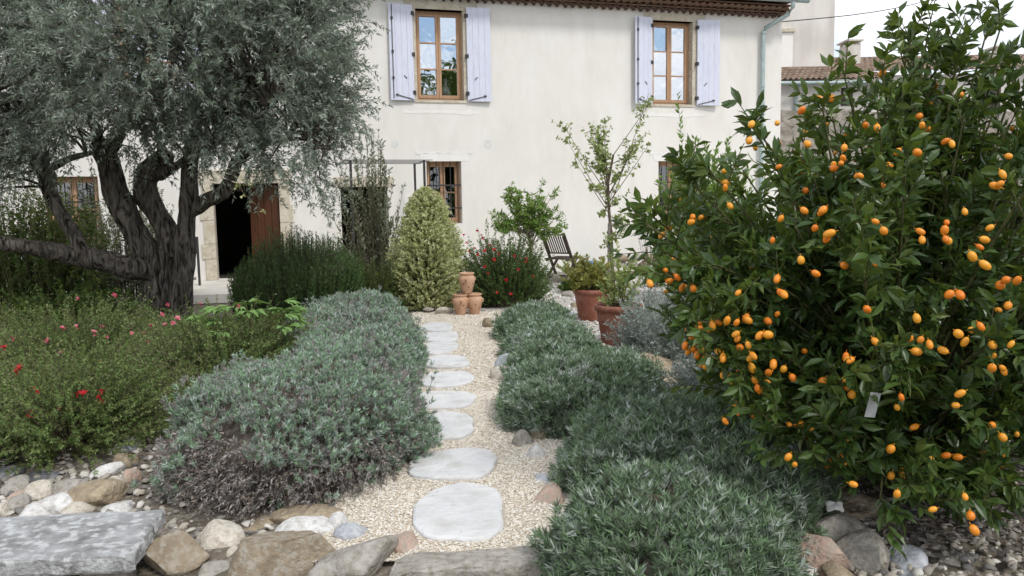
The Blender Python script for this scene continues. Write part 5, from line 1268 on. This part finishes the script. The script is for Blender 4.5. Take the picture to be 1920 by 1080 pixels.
r = leaf_rnd(len(S), nl, .6, .4) * .85 + .05 * rng.normal(size=len(P))
# the 300 leaves that show largest are single leaves, the rest one mass
Wp = P + kb; v = Wp - EYEP; dz = v @ fw; px = 960 + F_PX * (v @ rt) / dz; py = 540 - F_PX * (v @ upv) / dz
vis = (px > 1180) & (px < 1910) & (py > 0) & (py < 1000)
score = np.where(vis, dz, 99); order = np.argsort(score); single = order[:300]; rest = np.ones(len(P), bool); rest[single] = False
near = rest & (dz < 3.75); far = rest & ~near
V1, F1 = leaves(P[near], d[near], N[near], Ls[near], Ws[near], T8V, T8F); V2, F2 = leaves(P[far], d[far], N[far], Ls[far], Ws[far] * 1.05, T4V, T4F)
tag(Bag().add(V1, F1, np.repeat(np.clip(r[near], 0, 1), 8)).add(V2, F2, np.repeat(np.clip(r[far], 0, 1), 4)).build('foliage', M['kumquat_leaf'], kum), kind='stuff')
X, Dd, Nn = frames(d[single], N[single])
lm = []
for k in range(6):
    mm = Bag().add(T8V, T8F, np.full(8, (k + .5) / 6 * .8)).mesh('leaf', True); mm.materials.append(M['kumquat_leaf']); lm.append(mm)
for j, i in enumerate(single):
    o = obj('leaf', lm[j % 6], None, kum); L, Wd = Ls[i], Ws[i]
    o.matrix_local = Matrix(((X[j][0] * Wd, Dd[j][0] * L, Nn[j][0] * L, P[i][0]), (X[j][1] * Wd, Dd[j][1] * L, Nn[j][1] * L, P[i][1]), (X[j][2] * Wd, Dd[j][2] * L, Nn[j][2] * L, P[i][2]), (0, 0, 0, 1)))
# fruit
def fruit_mesh(l, wd):
    b = Bag(); th = np.linspace(0, PI, 9); b.lathe([(wd / 2 * math.sin(x) ** .9 + 1e-5, -l / 2 * math.cos(x)) for x in th], 14)
    b.tube([(0, 0, l / 2 - .001), (0.001, 0, l / 2 + .012)], .0016, 5); m = b.mesh('fruit', True); m.materials.append(M['fruit']); return m
fm = [fruit_mesh(.049, .036), fruit_mesh(.045, .038), fruit_mesh(.055, .035), fruit_mesh(.048, .034)]
FP = [(1655, 133), (1538, 186), (1503, 207), (1409, 233), (1644, 240), (1785, 270), (1514, 270), (1416, 277), (1583, 277), (1729, 235), (1607, 330), (1577, 306), (1563, 308), (1720, 286), (1880, 327), (1875, 345), (1360, 352), (1369, 386), (1296, 416), (1464, 410), (1508, 395), (1543, 394), (1528, 428), (1555, 438), (1657, 433), (1775, 417), (1809, 397), (1856, 427), (1771, 432), (1729, 450), (1823, 481), (1847, 497), (1643, 495), (1779, 452), (1457, 523), (1530, 513), (1384, 549), (1470, 552), (1780, 552), (1800, 553), (1626, 580), (1248, 507), (1245, 521), (1255, 527), (1270, 520), (1300, 541), (1440, 602), (1348, 605), (1719, 597), (1726, 637), (1743, 646), (1768, 657), (1797, 626), (1809, 641), (1821, 619), (1890, 573), (1886, 525), (1907, 526), (1300, 612), (1310, 605), (1290, 617), (1313, 616), (1290, 660), (1300, 655), (1315, 655), (1320, 672), (1308, 668), (1322, 683), (1403, 647), (1450, 683), (1469, 692), (1486, 708), (1378, 713), (1372, 716), (1438, 715), (1420, 728), (1425, 732), (1542, 715), (1584, 711), (1597, 740), (1600, 695), (1589, 675), (1641, 640), (1380, 758), (1415, 782), (1360, 790), (1502, 795), (1520, 802), (1487, 795), (1450, 798), (1567, 830), (1576, 845), (1562, 862), (1555, 877), (1490, 871), (1652, 873), (1675, 875), (1688, 885), (1694, 890), (1774, 854), (1860, 797), (1800, 738), (1792, 760), (1880, 820), (1795, 883), (1803, 910), (1842, 909), (1820, 967), (1682, 926), (1749, 955), (1670, 842), (1862, 667), (1880, 690), (1860, 690), (1827, 994), (1600, 908), (1690, 745), (1410, 690)]
FP += [(1310 + rng.uniform(0, 160), 590 + rng.uniform(0, 130)) for _ in range(14)]
FP += [(px + rng.normal(0, 14), py + rng.normal(0, 13)) for px, py in FP if rng.uniform() < .45]
for px, py in FP:
    dr = nrm(ray(px, py)); # march to the crown outline
    best = None
    for s_ in np.linspace(2.2, 4.4, 120):
        pp = EYEP + dr * s_ - KC
        rr_ = np.linalg.norm(pp / KR); e = kenv(pp[None] / KR); 
        if np.linalg.norm(pp) <= np.linalg.norm(e[0]) * 1.0: best = pp + KC; break
    if best is None: best = EYEP + dr * 3.5
    best = best + dr * rng.uniform(-.22, .02)
    o = obj('fruit', fm[int(rng.integers(4))], None, kum); o.location = [float(x) for x in best - kb]; o.rotation_euler = (rng.normal(0, .7), rng.normal(0, .7), rng.uniform(0, 6)); k = rng.uniform(.58, .9); o.scale = (k, k, k)
for k in range(190):
    pp = (kenv(rvec(1))[0] * rng.uniform(.75, 1.02)) + KC
    if pp[2] < .15: continue
    o = obj('fruit', fm[k % 4], None, kum); o.location = [float(x) for x in pp - kb]; o.rotation_euler = (rng.normal(0, .7), rng.normal(0, .7), rng.uniform(0, 6)); kk = rng.uniform(.55, .85); o.scale = (kk, kk, kk)
p = D(1637, 757, 3.0)
tg = thing('plant_tag', 'pale grey plastic plant tag hanging in the kumquat', 'tag', p, .35)
b = Bag(); b.box(-.026, .026, -.0008, .0008, -.055, .045); o = b.build('plate', M['plastic_tag'], tg); o.rotation_euler = (.1, .18, 0)
b = Bag(); b.tube([(0, 0, .04), (.01, .01, .10), (.03, .04, .14)], .0012, 5); b.build('wire_loop', M['iron'], tg)
# a big tree behind the viewer's shoulder, seen in the window panes
r_ = [((10.0, -7.0, 5.6), (4.6, 4.0, 3.4)), ((8.0, -7.5, 4.6), (3.0, 3.0, 2.6)), ((12.6, -6.8, 4.8), (3.0, 3.0, 2.8))]
small_tree('garden_tree', 'broad dark tree reflected in the left upstairs window', [(10, -7, -.3), (10.1, -7, 1.5), (9.9, -7, 3.2), (10, -7, 5.0)], r_, 16, 5, 12, .42, .22, M['bush_leaf'], M['olive_bark'], .28, 1.3, .3, .3, .2)
